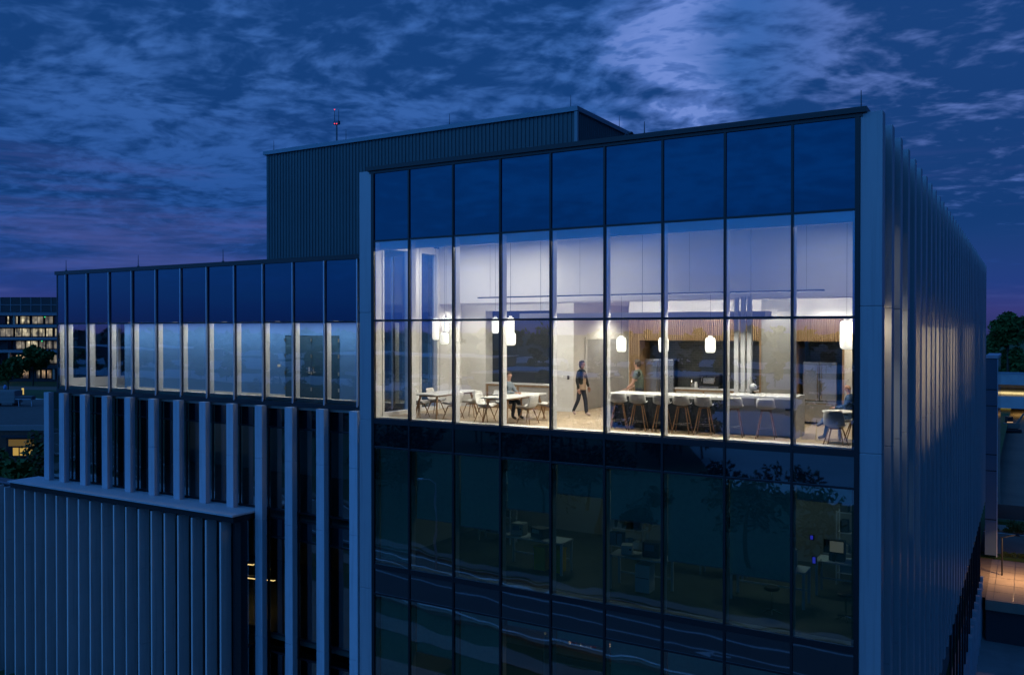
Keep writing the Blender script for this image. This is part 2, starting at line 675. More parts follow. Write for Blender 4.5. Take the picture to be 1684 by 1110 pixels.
# ---- main curtain wall: frame (roof edge cap and floor bands) with mullions, transoms and panes under it
b = MB()
b.box(XL - 0.19, XR + 0.19, YF - 0.10, YF + 0.45, 20.29, 20.41)
b.box(XL - 0.10, XR + 0.10, YF - 0.04, YF + 0.30, 20.21, 20.288)
frame = b.build('curtain_wall_frame', M_BLACK, bld)
ROWS = [(18.265, 20.205, M_SPAN, 1), (15.955, 18.215, G_VIS, 1), (13.085, 15.895, G_VIS, 1), (12.255, 12.90, M_SPAN2, 1), (8.82, 12.205, G_LAB, 1),
        (7.97, 8.66, M_SPAN2, 1), (4.48, 7.91, G_LAB, 1), (3.63, 4.32, M_SPAN2, 1), (0.3, 3.57, G_LAB, 1)]
for i in range(10):
    wd = 0.055 if 0 < i < 9 else 0.10
    MB().box(MX[i] - wd / 2, MX[i] + wd / 2, YF - 0.035, YF + 0.07, 0.1, 20.209).build('mullion', M_BLACK, frame)
for zc, h in ((18.24, 0.05), (TRN, 0.06), (12.99, 0.15), (12.23, 0.05), (8.74, 0.15), (7.94, 0.05), (4.40, 0.15), (3.60, 0.05)):
    MB().box(XL + 0.05, XR - 0.05, YF - 0.026, YF + 0.06, zc - h / 2, zc + h / 2).build('transom', M_BLACK, frame)
for (z0, z1, m, k) in ROWS:
    for i in range(9):
        pane(MX[i] + 0.02, MX[i + 1] - 0.02, z0 - 0.01, z1 + 0.01, YF, m, frame)
# white covers on the room side of each mullion, head fascia and sill
for i in range(10):
    x = MX[i]
    MB().box(x - 0.035, x + 0.035, YF + 0.075, YF + 0.27, FL, 18.2).build('mullion_cover', M_TRIM, frame)
MB().box(XL, XR, YF + 0.275, YF + 0.36, 18.00, 18.5).build('head_fascia', M_TRIM, frame)
MB().box(XL + 0.03, XR - 0.03, YF + 0.07, YF + 0.42, FL + 0.003, FL + 0.045).build('sill', M_TRIM, frame)
MB().box(XL, XR, YF + 0.08, YF + 0.2, TRN - 0.03, TRN + 0.03).build('transom_cover', M_TRIM, frame)

# ---- floors, roof and solid core of the main block
MB().box(XL - 0.3, XR + 0.05, YF + 0.10, 72.5, FL - 0.30, FL).build('lounge_floor', M_FLOOR, bld)
MB().box(XL - 0.3, XR + 0.05, YF + 0.10, 72.5, 8.41, 8.71).build('floor_slab', M_LABF, bld)
MB().box(XL - 0.3, XR + 0.05, YF + 0.10, 72.5, 4.07, 4.37).build('floor_slab', M_LABF, bld)
MB().box(XL - 0.35, XR + 0.1, YF + 0.31, 72.6, 19.75, 19.95).build('roof', M_ROOF, bld)
for (x0, x1, y0, y1) in ((XL - 0.35, XL - 0.1, YF + 0.46, 72.6), (XR - 0.1, XR + 0.1, YF + 0.46, 72.6), (XL, XR, 72.4, 72.6)):
    MB().box(x0, x1, y0, y1, 19.6, 20.28).build('parapet', M_CORR, bld)
MB().box(XL + 0.1, XR - 0.1, YF + 0.32, YF + 0.45, 19.6, 20.2).build('parapet', M_CORR, bld)

# ---- corner fins and the row of fins on the right flank
fb = MB()
FT = 20.30
for a, c in ((3.2, 8.03), (8.045, 13.0), (13.015, 16.15), (16.165, FT)):
    fb.rbox(-0.225, 0.225, 0, 0.37, a, c, 0.012)
    fb.box(-0.21, 0.21, 0.015, 0.355, a - 0.012, a + 0.002)
fin_me, fc = fb.mesh('fin', M_FIN, centre=False)
for n in range(35):
    place('fin', fin_me, (XR + 0.05 + 0.225 + 0.002, YF - 0.01 + n * B, 0), bld)
place('fin', fin_me, (XL - 0.06 - 0.225, YF - 0.01, 0), bld)
# flank wall between the fins: solid bands with window openings on the upper floors
for (z0, z1, y0, y1) in ((0.1, 5.2, YF + 0.37, 72.4), (7.9, 9.5, YF + 0.37, 72.4), (12.2, 13.1, YF + 0.37, 72.4), (15.9, 20.2, 24.7, 72.4), (18.2, 20.2, YF + 0.37, 24.69)):
    MB().box(XR - 0.12, XR + 0.02, y0, y1, z0, z1).build('flank_band', M_CORR, bld)
for n in range(34):
    y = YF + n * B
    MB().box(XR - 0.10, XR + 0.03, y + 0.02, y + 0.36, 5.2, 15.9).build('flank_post', M_BLACK, bld)
# flank windows of the lit level: one mesh pane per bay
pb = MB()
pb.add([(0, -0.58, 0), (0, 0.58, 0), (0, 0.58, 2.8), (0, -0.58, 2.8)], [[0, 1, 2, 3]])
pme, _ = pb.mesh('pane', [G_SIDE], centre=False)
for n in range(34):
    place('pane', pme, (XR - 0.02, YF + n * B + 0.37 + 0.577, 13.1), bld)
    if n < 3:
        pu = place('pane', pme, (XR - 0.02, YF + n * B + 0.37 + 0.577, 15.95), bld)
        pu.scale = (1, 1, 0.8)
        MB().box(XR - 0.10, XR + 0.03, YF + n * B + 0.02, YF + n * B + 0.36, 15.9, 18.2).build('flank_post', M_BLACK, bld)
# back and left walls
MB().box(XL - 0.35, XR, 72.4, 72.58, 0.1, 19.6).build('rear_wall', M_CORR, bld)
# left flank of the main block, in front of the wing: wall bands + two tall lounge windows
LW = XL - 0.18
for (y0, y1, z0, z1) in ((YF + 0.2, 23.2, 0.1, FL), (YF + 0.2, 23.2, 18.3, 19.7), (YF + 0.37, 20.55, FL, 18.3), (21.95, 22.42, FL, 18.3), (23.42, 26.0, FL, 18.3)):
    MB().box(LW - 0.17, LW + 0.02, y0, y1, z0, z1).build('lounge_side_wall', M_WHITE, bld)
for (y0, y1) in ((20.55, 21.95), (22.42, 23.42)):
    q = MB()
    q.add([(LW - 0.1, y0, FL + .1), (LW - 0.1, y1, FL + .1), (LW - 0.1, y1, 18.1), (LW - 0.1, y0, 18.1)], [[0, 1, 2, 3]])
    q.build('side_window_pane', G_SIDE, bld)
    f = MB()
    for a in (y0, y1 - 0.07):
        f.box(LW - 0.16, LW + 0.05, a, a + 0.07, FL, 18.3)
    f.box(LW - 0.16, LW + 0.05, y0 + 0.071, y1 - 0.071, FL, FL + 0.11)
    f.box(LW - 0.16, LW + 0.05, y0 + 0.071, y1 - 0.071, 18.1, 18.3)
    f.build('side_window_frame', M_TRIM, bld)

# =====================================================================================================
#                                       LOUNGE INTERIOR (shell is part of the building)
# =====================================================================================================
YB = 24.8
ir = MB().box(XL - 0.2, XR - 0.12, YF + 0.36, 23.5, 18.36, 18.45).build('lounge_ceiling', M_CEIL, bld)
MB().box(XL - 0.16, XR - 0.13, 23.5, 23.62, 16.50, 18.358).build('bulkhead', M_WHITE, bld)
MB().box(XL - 0.16, XR - 0.13, 23.62, 29.2, 16.50, 16.6).build('lounge_soffit', M_CEIL, bld)
NX0, NX1 = -15.72, -13.22
CX = -12.42
for (x0, x1) in ((XL - 0.16, NX0), (NX1, CX)):
    MB().box(x0, x1, YB, YB + 0.2, FL, 16.499).build('lounge_back_wall', M_WHITE, bld)
MB().box(NX0, NX1, YB + 0.02, YB + 0.2, 16.28, 16.499).build('niche_header', M_WHITE, bld)
MB().box(NX0 - 0.15, NX0, YB + 0.201, YB + 0.44, FL, 16.499).build('niche_side', M_WHITE, bld)
MB().box(NX1, NX1 + 0.15, YB + 0.201, YB + 0.44, FL, 16.499).build('niche_side', M_WHITE, bld)
MB().box(NX0 - 0.1, NX1 + 0.1, YB + 0.442, YB + 0.5, FL, 16.4).build('niche_board', M_DARK, bld)
for (x0, x1, yy) in ((XL - 0.15, NX0 - 0.004, YB - 0.02), (NX1 + 0.004, CX - 0.004, YB - 0.02)):
    MB().box(x0, x1, yy, YB - 0.001, FL + 0.002, FL + 0.12).build('baseboard', M_TRIM, bld)
# side passage with steel panels
MB().box(CX - 0.2, CX, YB + 0.201, 29.2, FL, 16.499).build('passage_wall', M_WHITE, bld)
MB().box(CX - 0.1, -9.9, 29.2, 29.4, FL, 16.499).build('passage_end_wall', M_WHITE, bld)
pf = MB()
pf.box(CX, CX + 0.05, 25.62, 25.7, FL, 15.42)
pf.box(CX, CX + 0.05, 25.701, 29.15, 15.34, 15.42)
pf.build('panel_frame', M_TRIM, bld)
for k in range(4):
    MB().box(CX + 0.004, CX + 0.03, 25.705 + k * 0.86, 25.705 + k * 0.86 + 0.85, FL + 0.01, 15.335).build('steel_panel', mat('satin steel panel', (0.50, 0.51, 0.53), 0.42, 0.35, noise=(2.0, 0.25)), bld)
# kitchen wall
KY = 24.5
WX0, WX1, WX2, WX3, WX4 = -10.40, -10.06, -6.48, -5.50, -4.28
MB().box(WX0, WX1, KY, 29.2, FL, 15.96).build('oak_end_panel', M_OAK, bld)
MB().box(WX0, WX1 - 0.002, KY, 29.2, 15.962, 16.499).build('kitchen_bulkhead', M_WHITE, bld)
MB().box(WX1, WX2, 25.32, 25.5, FL, 15.37).build('kitchen_tile_wall', M_TILE, bld)
MB().box(WX2 - 0.0, WX2 + 0.05, KY - 0.02, 25.5, FL, 15.36).build('oak_end_panel', M_OAK, bld)
MB().box(WX2 + 0.051, WX3 - 0.051, KY, KY + 0.2, FL, 16.499).build('grey_wall', M_GREYW, bld)
MB().box(WX3 - 0.05, WX3, KY - 0.02, 25.7, FL, 15.36).build('oak_end_panel', M_OAK, bld)
MB().box(WX3, WX4, 25.72, 25.8, FL, 15.5).build('kitchen_tile_wall', M_TILE, bld)
MB().box(WX4, WX4 + 0.05, KY - 0.02, 25.7, FL, 15.36).build('oak_end_panel', M_OAK, bld)
MB().box(WX4 + 0.051, XR - 0.13, KY, KY + 0.2, FL, 16.499).build('lounge_back_wall', M_WHITE, bld)


def slats(x0, x1):
    s = MB()
    s.box(x0, x1, KY + 0.03, KY + 0.4, 15.37, 15.96)
    MB().box(x0, x1, KY + 0.0, KY + 0.4, 15.962, 16.499).build('kitchen_bulkhead', M_WHITE, bld)
    n = int((x1 - x0) / 0.058)
    for k in range(n):
        x = x0 + (k + 0.5) * (x1 - x0) / n
        s.box(x - 0.018, x + 0.018, KY - 0.03, KY + 0.029, 15.34, 15.958)
    return s.build('oak_slat_header', M_OAK, bld)


slats(WX1, WX2 + 0.05)
slats(WX3 - 0.05, WX4 + 0.05)
sl2 = MB()
for k in range(5):
    sl2.box(WX0 + 0.02 + k * 0.07, WX0 + 0.056 + k * 0.07, KY - 0.03, KY - 0.001, FL, 15.96)
sl2.build('oak_slat_panel', M_OAK, bld)
# rear rooms behind the flank windows (plain lit offices), partition every few bays
MB().box(-10.0, XR - 0.13, 26.0, 26.1, FL, 16.3).build('office_partition', M_WHITE, bld)
MB().box(-7.6, -7.5, 26.1, 72.3, FL, 16.3).build('office_partition', M_WHITE, bld)
MB().box(-7.5, XR - 0.13, 26.1, 72.3, 16.2, 16.3).build('office_ceiling', M_CEIL, bld)
for n in (7, 11, 16, 22, 28):
    MB().box(-7.5, XR - 0.14, YF + n * B + 0.1, YF + n * B + 0.2, FL, 16.2).build('office_partition', M_WHITE, bld)
for (n, p) in ((4, 40), (5, 75), (6, 75), (7, 70), (8, 70), (10, 34), (11, 55), (12, 45), (13, 45), (17, 16), (18, 20), (19, 20), (20, 20), (21, 18), (22, 16), (27, 12), (31, 10)):
    area('office_lamp', (-4.3, YF + n * B + 0.9, 16.15), 0.5, 1.1, p * 1.7, (1.0, 0.70, 0.42), (0, 0, 0), bld)

# =====================================================================================================
#                                       LEFT WING
# =====================================================================================================
YW = 23.25
WM = [-36.71 + i * B for i in range(14)]
WL0 = -37.42
wf = MB()
wf.box(WL0 - 0.05, XL - 0.4, YW - 0.09, YW + 0.35, 18.10, 18.26)
wing = wf.build('wing_curtain_wall_frame', M_BLACK, bld)
MB().box(WL0, XL - 0.4, YW - 0.02, YW + 0.06, 15.90, 15.96).build('transom', M_BLACK, wing)
MB().box(WL0, XL - 0.4, YW - 0.05, YW + 0.10, 12.86, 13.03).build('transom', M_BLACK, wing)
edges = [WL0] + [x for x in WM if x < XL - 0.5] + [XL - 0.42]
for i in range(len(edges) - 1):
    x0, x1 = edges[i], edges[i + 1]
    pane(x0 + 0.02, x1 - 0.02, 15.965, 18.095, YW, M_SPAN, wing, tilt=0.0006)
    pane(x0 + 0.02, x1 - 0.02, 13.035, 15.895, YW, G_VIS, wing)
capme, _ = MB().box(-0.022, 0.022, -0.075, 0.0, 12.99, 18.12).mesh('mullion_cap', M_ALU, centre=False)
gasme, _ = MB().box(-0.03, 0.05, -0.010, 0.05, 13.03, 18.1).mesh('mullion', M_BLACK, centre=False)
covme, _ = MB().box(-0.045, 0.045, 0.06, 0.27, 13.05, 15.93).mesh('mullion_cover', M_TRIM, centre=False)
for x in edges[1:-1]:
    place('mullion_cap', capme, (x, YW, 0), wing)
    place('mullion', gasme, (x, YW, 0), wing)
    place('mullion_cover', covme, (x, YW, 0), wing)
place('mullion', gasme, (WL0, YW, 0), wing)
place('mullion_cover', covme, (WL0 + 0.05, YW, 0), wing)
MB().box(WL0 + 0.03, XL - 0.4, YW + 0.07, YW + 0.34, FL + 0.002, FL + 0.13).build('sill', M_TRIM, wing)
# corridor shell
MB().box(WL0, XL - 0.36, YW + 0.12, 27.0, FL - 0.3, FL - 0.001).build('corridor_floor', M_GREYW, bld)
MB().box(WL0, XL - 0.36, YW + 0.12, 27.0, 15.98, 16.1).build('corridor_ceiling', M_CEIL, bld)
CWY = 24.55
MB().box(-34.3, -24.72, CWY, CWY + 0.2, FL, 15.98).build('corridor_wall', M_BLUEW, bld)
MB().box(-24.72, -21.96, CWY, CWY + 0.2, 15.43, 15.98).build('corridor_wall', M_BLUEW, bld)
MB().box(-21.96, -21.0, CWY, CWY + 0.2, FL, 15.98).build('corridor_wall', M_BLUEW, bld)
MB().box(-21.0, -20.8, CWY + 0.2, 26.9, FL, 15.98).build('corridor_wall', M_BLUEW, bld)
MB().box(-20.8, XL - 0.4, 26.0, 26.2, FL, 15.98).build('corridor_wall', M_BLUEW, bld)
MB().box(-34.5, -34.3, CWY, 26.9, FL, 15.98).build('corridor_wall', M_BLUEW, bld)
MB().box(-34.29, -24.73, CWY - 0.02, CWY - 0.001, FL + 0.002, FL + 0.11).build('baseboard', M_TRIM, bld)
for k in range(2):
    x0 = -24.70 + k * 1.37
    d = MB().rbox(x0, x0 + 1.355, CWY - 0.012, CWY + 0.04, FL + 0.02, 15.40, 0.006).build('corridor_door', M_BLUED, bld)
    h = MB()
    hx = x0 + (1.25 if k == 0 else 0.10)
    h.box(hx - 0.04, hx + 0.04, CWY - 0.03, CWY - 0.014, 14.0, 14.25)
    h.cyl((hx, CWY - 0.05, 14.06), (hx + (-0.14 if k == 0 else 0.14), CWY - 0.05, 14.06), 0.012)
    h.build('handle', M_CHROME, d)
for x in (-24.70, -23.34, -21.98):
    for z in (13.35, 13.95, 14.6, 15.2):
        MB().box(x - 0.035, x + 0.035, CWY - 0.03, CWY - 0.013, z, z + 0.13).build('hinge', M_CHROME, bld)
MB().box(-25.12, -24.98, CWY - 0.02, CWY - 0.001, 14.22, 14.32).build('wall_plate', M_TRIM, bld)
# west end glazing of the corridor: low sill wall and posts
MB().box(WL0, WL0 + 0.12, YW + 0.1, 27, FL, FL + 0.42).build('sill_wall', M_TRIM, bld)
for y in (23.75, 24.9, 26.2):
    MB().box(WL0, WL0 + 0.12, y, y + 0.13, FL + 0.42, 15.98).build('end_post', M_TRIM, bld)
q = MB()
q.add([(WL0 - 0.01, YW, FL), (WL0 - 0.01, 27, FL), (WL0 - 0.01, 27, 15.95), (WL0 - 0.01, YW, 15.95)], [[0, 1, 2, 3]])
q.build('end_pane', G_SIDE, bld)
MB().box(WL0 - 0.02, WL0 + 0.1, YW + 0.02, 40, 15.98, 18.09).build('wing_side_panel', M_SPAN, bld)
MB().box(WL0, XL - 0.36, YW + 0.36, 45, 17.7, 17.9).build('wing_roof', M_ROOF, bld)
MB().box(WL0, XL - 0.36, 44.8, 45, 0.1, 17.7).build('wing_rear_wall', M_CORR, bld)
for k in range(5):
    x = -33.0 + k * 2.9
    g_ = MB().cyl((x, 23.75, 15.965), (x, 23.75, 15.978), 0.09, 0.09, 16).build('corridor_downlight', mat('lamp white', (1, 1, 1), emit=(1, 0.97, 0.9), estr=0.5), bld)
area('corridor_lamp', (-27.4, 23.85, 15.95), 19.6, 0.05, 230, (1.0, 0.97, 0.92), (0, 0, 0), bld)

# lower floors of the wing: piers in front of dark glass
YL = 23.48
pb = MB()
for a, c in ((8.942, 10.9), (10.908, 12.86)):
    pb.rbox(-0.185, 0.185, 0, 0.24, a, c, 0.01)
pier_s, _ = pb.mesh('pier', M_PIER, centre=False)
pb = MB()
for a, c in ((0.0, 4.3), (4.308, 8.6), (8.608, 10.9), (10.908, 12.86)):
    pb.rbox(-0.185, 0.185, 0, 0.24, a, c, 0.01)
pier_l, _ = pb.mesh('pier', M_PIER, centre=False)
place('pier', pier_s, (WM[0] - 1.13, 22.98, 0), bld)
PX = [x for x in WM if x < XL - 0.5]
for x in PX:
    place('pier', pier_s if x < -24.9 else pier_l, (x, 22.98, 0), bld)
lw = MB().box(-38.3, XL - 0.4, YL - 0.03, YL + 0.06, 12.0, 12.06).build('lower_wing_frame', M_BLACK, bld)
for z in (8.945, 8.62, 7.9, 4.3, 3.6):
    MB().box(-24.6 if z < 8.9 else -38.3, XL - 0.4, YL - 0.03, YL + 0.06, z, z + 0.07).build('transom', M_BLACK, lw)
pe = [-38.25] + PX + [XL - 0.42]
for i in range(len(pe) - 1):
    x0, x1 = pe[i], pe[i + 1]
    pane(x0 + 0.02, x1 - 0.02, 12.06, 12.84, YL, M_SPAN2, lw)
    pane(x0 + 0.02, x1 - 0.02, 9.017, 12.0, YL, G_LAB, lw)
    MB().box(x0 - 0.03, x0 + 0.03, YL - 0.03, YL + 0.05, 0.1, 12.85).build('mullion', M_BLACK, lw)
    if x1 > -24:
        pane(x0 + 0.02, x1 - 0.02, 7.97, 8.62, YL, M_SPAN2, lw)
        pane(x0 + 0.02, x1 - 0.02, 4.37, 7.9, YL, G_LAB, lw)
        pane(x0 + 0.02, x1 - 0.02, 0.2, 3.6, YL, G_LAB, lw)
for z in (8.4, 4.07):
    MB().box(-38.2, XL - 0.36, YL + 0.1, 44.8, z, z + 0.3).build('floor_slab', M_LABF, bld)
MB().box(-38.2, XL - 0.36, 31.0, 31.2, 0.1, 12.7).build('inner_wall', M_LABW, bld)
MB().box(-38.25, -38.15, YL + 0.05, 31, 0.1, 12.85).build('wing_end_wall', M_CORR, bld)

# ---- projecting lower block with blade fins and pale coping
LBX, LBY = -24.77, 21.97
MB().prism([(-39.15, LBY), (LBX, LBY), (LBX + 0.04, 23.4), (-39.15, 23.4)], 8.875, 8.94).build('coping', M_LEDGE, bld)
MB().box(-39.1, LBX - 0.06, LBY + 0.10, 23.4, 8.64, 8.873).build('coping_fascia', M_BLACK, bld)
MB().box(-53, -39.2, 22.5, 23.4, 8.52, 8.62).build('coping_fascia', M_BLACK, bld)
MB().box(-53, LBX - 0.30, 22.62, 22.76, 0.1, 8.63).build('block_front_glass', M_SPAN2, bld)
blm, _ = MB().box(-0.042, 0.042, 0, 0.46, 0.1, 3.9).box(-0.042, 0.042, 0, 0.46, 3.908, 7.6).box(-0.042, 0.042, 0, 0.46, 7.608, 8.58).mesh('blade_fin', M_LBLADE, centre=False)
blm2, _ = MB().box(-0.042, 0.042, 0, 0.46, 0.1, 3.2).box(-0.042, 0.042, 0, 0.46, 3.208, 6.2).box(-0.042, 0.042, 0, 0.46, 6.208, 8.58).mesh('blade_fin', M_LBLADE, centre=False)
for k in range(32):
    x = -25.57 - k * 0.781
    place('blade_fin', blm if k % 2 else blm2, (x, 22.11, 0), bld)
MB().box(LBX - 0.34, LBX - 0.04, 22.40, 22.72, 0.1, 8.638).build('block_corner_post', M_BLACK, bld)
for (z0, z1) in ((0.2, 3.9), (4.0, 7.0), (7.08, 8.6)):
    q = MB()
    q.add([(LBX - 0.1, 22.73, z0), (LBX - 0.1, 23.35, z0), (LBX - 0.1, 23.35, z1), (LBX - 0.1, 22.73, z1)], [[0, 1, 2, 3]])
    q.build('return_pane', G_LAB, bld)
for z in (3.9, 7.0):
    MB().box(LBX - 0.13, LBX - 0.06, 22.73, 23.355, z, z + 0.08).build('transom', M_BLACK, bld)
MB().box(LBX - 0.14, LBX - 0.05, 23.36, 23.44, 0.1, 8.63).build('mullion', M_BLACK, bld)
ML_ = mat('warm linear lamp', (1, 1, 1), emit=(1.0, 0.62, 0.25), estr=1.6)
for (x, y, z) in ((-26.5, 24.2, 6.3), (-28.2, 24.8, 6.3), (-27.0, 25.8, 5.2), (-25.8, 23.9, 5.9)):
    lk = thing('linear_ceiling_lamp', 'warm linear lamp glowing inside the lower block return window, %s' % {-26.5: 'upper front', -28.2: 'upper rear', -27.0: 'lowest', -25.8: 'nearest the pane'}[x], 'lamp', (x - 1.0, y + 0.2, z), 0.2, 'linear lamps in the lower block')
    MB().box(-1.0, 1.0, -0.05, 0.05, 0, 0.05).build('diffuser', ML_, lk, local=True)
    MB().box(-1.02, 1.02, -0.07, 0.07, 0.051, 0.12).build('housing', M_BLACK, lk, local=True)

# =====================================================================================================
#                                       PENTHOUSE AND ROOF
# =====================================================================================================
PY, PXL, PXR, PZ = 34.0, -35.6, -16.9, 25.30


def corrugated(p0, p1, z0, z1, nrm, pitch=0.21, depth=0.03):
    s = MB()
    p0, p1 = Vector((*p0, 0)), Vector((*p1, 0))
    d = (p1 - p0)
    L = d.length
    d.normalize()
    nv = Vector((*nrm, 0)) * depth
    n = int(L / pitch)
    pts = []
    for k in range(n):
        a = k * pitch
        for (t_, o_) in ((0, 0), (0.42, 0), (0.5, 1), (0.92, 1)):
            pts.append(p0 + d * (a + t_ * pitch) + nv * o_)
    pts.append(p1)
    vs = [(p.x, p.y, z0) for p in pts] + [(p.x, p.y, z1) for p in pts]
    m_ = len(pts)
    s.add(vs, [[i, i + 1, m_ + i + 1, m_ + i] for i in range(m_ - 1)])
    return s


corrugated((PXL, PY), (PXR, PY), 17.8, PZ - 0.2, (0, -1)).build('penthouse_front_cladding', M_CORR, bld)
corrugated((PXR, PY), (PXR, 60), 17.8, PZ - 0.2, (1, 0)).build('penthouse_side_cladding', M_CORR, bld)
corrugated((PXL, 60), (PXL, PY), 17.8, PZ - 0.2, (-1, 0)).build('penthouse_side_cladding', M_CORR, bld)
MB().box(PXL + 0.1, PXR - 0.1, PY + 0.1, 60, PZ - 0.5, PZ - 0.25).build('penthouse_roof', M_ROOF, bld)
cp = MB()
cp.box(PXL - 0.12, PXR + 0.12, PY - 0.14, PY + 0.2, PZ - 0.2, PZ)
cp.box(PXR - 0.2, PXR + 0.12, PY + 0.201, 60, PZ - 0.2, PZ)
cp.box(PXL - 0.12, PXL + 0.2, PY + 0.201, 60, PZ - 0.2, PZ)
cp.build('penthouse_coping', mat('coping metal', (0.17, 0.22, 0.26), 0.4, 0.3), bld)
MB().box(PXR - 0.05, PXR + 0.10, PY - 0.10, PY + 0.05, 17.8, PZ - 0.201).build('penthouse_corner_trim', mat('corner trim', (0.16, 0.2, 0.22), 0.4, 0.3), bld)

# lightning rods
M_ROD = mat('rod metal', (0.10, 0.11, 0.13), 0.4, 0.6)


def rod(x, y, z, h, lab):
    o = MB().cyl((0, 0, 0), (0, 0, 0.05), 0.05, 0.05, 8).cyl((0, 0, 0.05), (0, 0, h), 0.018, 0.009, 6).build('lightning_rod', M_ROD)
    o.location = (x, y, z)
    tag(o, lab, 'lightning rod', 'lightning rods on the roof edges')


for i, (x, lab) in enumerate(((-36.9, 'thin lightning rod at the far left end of the lower wing roof'), (-31.9, 'thin lightning rod on the wing roof, second from its left end'),
                              (-26.8, 'thin lightning rod on the wing roof closest to the corrugated penthouse'))):
    rod(x, YW + 0.1, 18.26, 0.5, lab)
for i, (x, lab) in enumerate(((-35.1, 'thin lightning rod at the left corner of the corrugated penthouse'), (-30.0, 'thin lightning rod just right of the red lit antenna mast'),
                              (-23.6, 'thin lightning rod midway along the front edge of the penthouse'), (-17.2, 'thin lightning rod at the near right corner of the penthouse'))):
    rod(x, PY + 0.05, PZ, 0.55, lab)
rod(PXR, 38.6, PZ, 0.6, 'thin lightning rod on the receding right edge of the penthouse')
for i, (x, h, lab) in enumerate(((-8.15, 0.35, 'thin lightning rod beside the camera on the top floor roof edge'), (-3.15, 0.42, 'thin lightning rod at the right front corner of the main roof'))):
    rod(x, YF + 0.2, 20.41, h, lab)
# antenna mast with red lamps
am = thing('antenna_mast', 'roof mast with two whip antennas and small red lamps above the penthouse', 'antenna', (-30.85, PY + 0.3, PZ))
MB().cyl((0, 0, 0), (0, 0, 0.95), 0.045, 0.04, 8).build('pole', M_ROD, am, local=True)
MB().box(-0.17, 0.17, -0.08, 0.08, 0.952, 1.12).build('bracket', M_ROD, am, local=True)
for x in (-0.14, 0.14):
    MB().cyl((x, 0, 1.121), (x, 0, 1.72), 0.02, 0.012, 6).build('whip', M_ROD, am, local=True)
M_RED = mat('red lamp', (0.5, 0.02, 0.03), emit=(1, 0.06, 0.10), estr=1.6)
for (x, y, z) in ((-0.14, 0, 1.745), (-0.06, -0.1, 0.99), (0.09, -0.1, 0.97)):
    MB().ball((x, y, z), 0.026).build('red_lamp', M_RED, am, local=True, smooth=True)
# two exhaust drums
dr = thing('exhaust_drum', 'round metal exhaust drum behind the parapet, left of the pair', 'roof vent', (-15.4, 27.5, 19.95), 0, 'exhaust drums on the roof')
MB().lathe([(0.55, 0), (0.6, 0.05), (0.6, 2.0), (0.55, 2.1), (0.5, 2.12)], n=28).build('drum', mat('galvanised drum', (0.17, 0.22, 0.23), 0.45, 0.35), dr, local=True, smooth=False)
MB().lathe([(0.64, 1.96), (0.66, 2.0), (0.64, 2.04)], n=28).build('rim', M_ROD, dr, local=True)
MB().lathe([(0.42, 2.121), (0.42, 2.2), (0.2, 2.26)], n=20).build('cap', M_ROD, dr, local=True)
dup(dr, (-14.1, 28.0, 20.05), 0.4, 'round metal exhaust drum behind the parapet, right of the pair by the penthouse corner')
# small camera on the parapet
pc = thing('security_camera', 'small dark security camera on a curved arm at the parapet', 'camera', (-8.55, YF + 0.25, 20.41))
MB().path([(-0.18, 0, 0), (-0.16, 0, 0.06), (-0.08, 0, 0.14), (0, 0, 0.15)], 0.012).build('arm', M_ROD, pc, local=True)
MB().ball((0.02, 0, 0.11), 0.06, 1.1, 1, 0.8).build('dome', M_SOOT, pc, local=True, smooth=True)

# =====================================================================================================
#                                       LOUNGE THINGS
# =====================================================================================================
# ---- pendants
M_PEND = mat('glowing pendant glass', (0.9, 0.88, 0.84), 0.4, emit=(1.0, 0.93, 0.82), estr=1.1)


def pendant(x, y, z0, z1, r, lab, top=18.36):
    p = thing('pendant_lamp', lab, 'lamp', (x, y, z0), 0, 'white glass pendant lamps in the lounge')
    h = z1 - z0
    MB().lathe([(r * 0.55, 0), (r * 0.80, 0.012), (r * 0.94, 0.04), (r, 0.09), (r, h - 0.09), (r * 0.94, h - 0.04), (r * 0.8, h - 0.012), (r * 0.5, h)], n=24).build('glass_shade', M_PEND, p, local=True, smooth=True)
    MB().cyl((0, 0, h), (0, 0, h + 0.05), r * 0.42, r * 0.42, 12).build('cap', M_TRIM, p, local=True)
    MB().cyl((0, 0, h + 0.05), (0, 0, top - z0), 0.004, 0.004, 5).build('cord', M_SOOT, p, local=True)


pendant(-15.55, 21.70, 15.35, 16.0, 0.105, 'tall slim pendant lamp, left one of the cluster over the left table')
pendant(-15.25, 21.82, 15.58, 16.02, 0.105, 'pendant lamp high behind the cluster over the left table')
pendant(-15.05, 21.45, 15.22, 15.56, 0.135, 'short wide pendant lamp, lowest of the cluster over the left table')
pendant(-13.45, 21.75, 15.55, 16.0, 0.105, 'pendant lamp alone left of the second table cluster')
pendant(-12.72, 21.40, 15.38, 16.0, 0.105, 'tall slim pendant lamp in front of a wider one over the second table')
pendant(-12.95, 21.78, 15.20, 15.58, 0.155, 'wide pendant lamp behind the tall slim one over the second table')
pendant(-9.39, 21.60, 15.06, 15.45, 0.13, 'pendant lamp over the left end of the island, nearest the steel panels', 16.56)
pendant(-8.20, 21.60, 15.07, 15.455, 0.13, 'middle pendant lamp of the three over the island', 16.56)
pendant(-6.95, 21.60, 15.07, 15.46, 0.13, 'pendant lamp over the right of the island, near the white posts', 16.56)
pendant(-3.60, 21.15, 15.21, 15.86, 0.15, 'large tall pendant lamp over the small round table by the right edge')

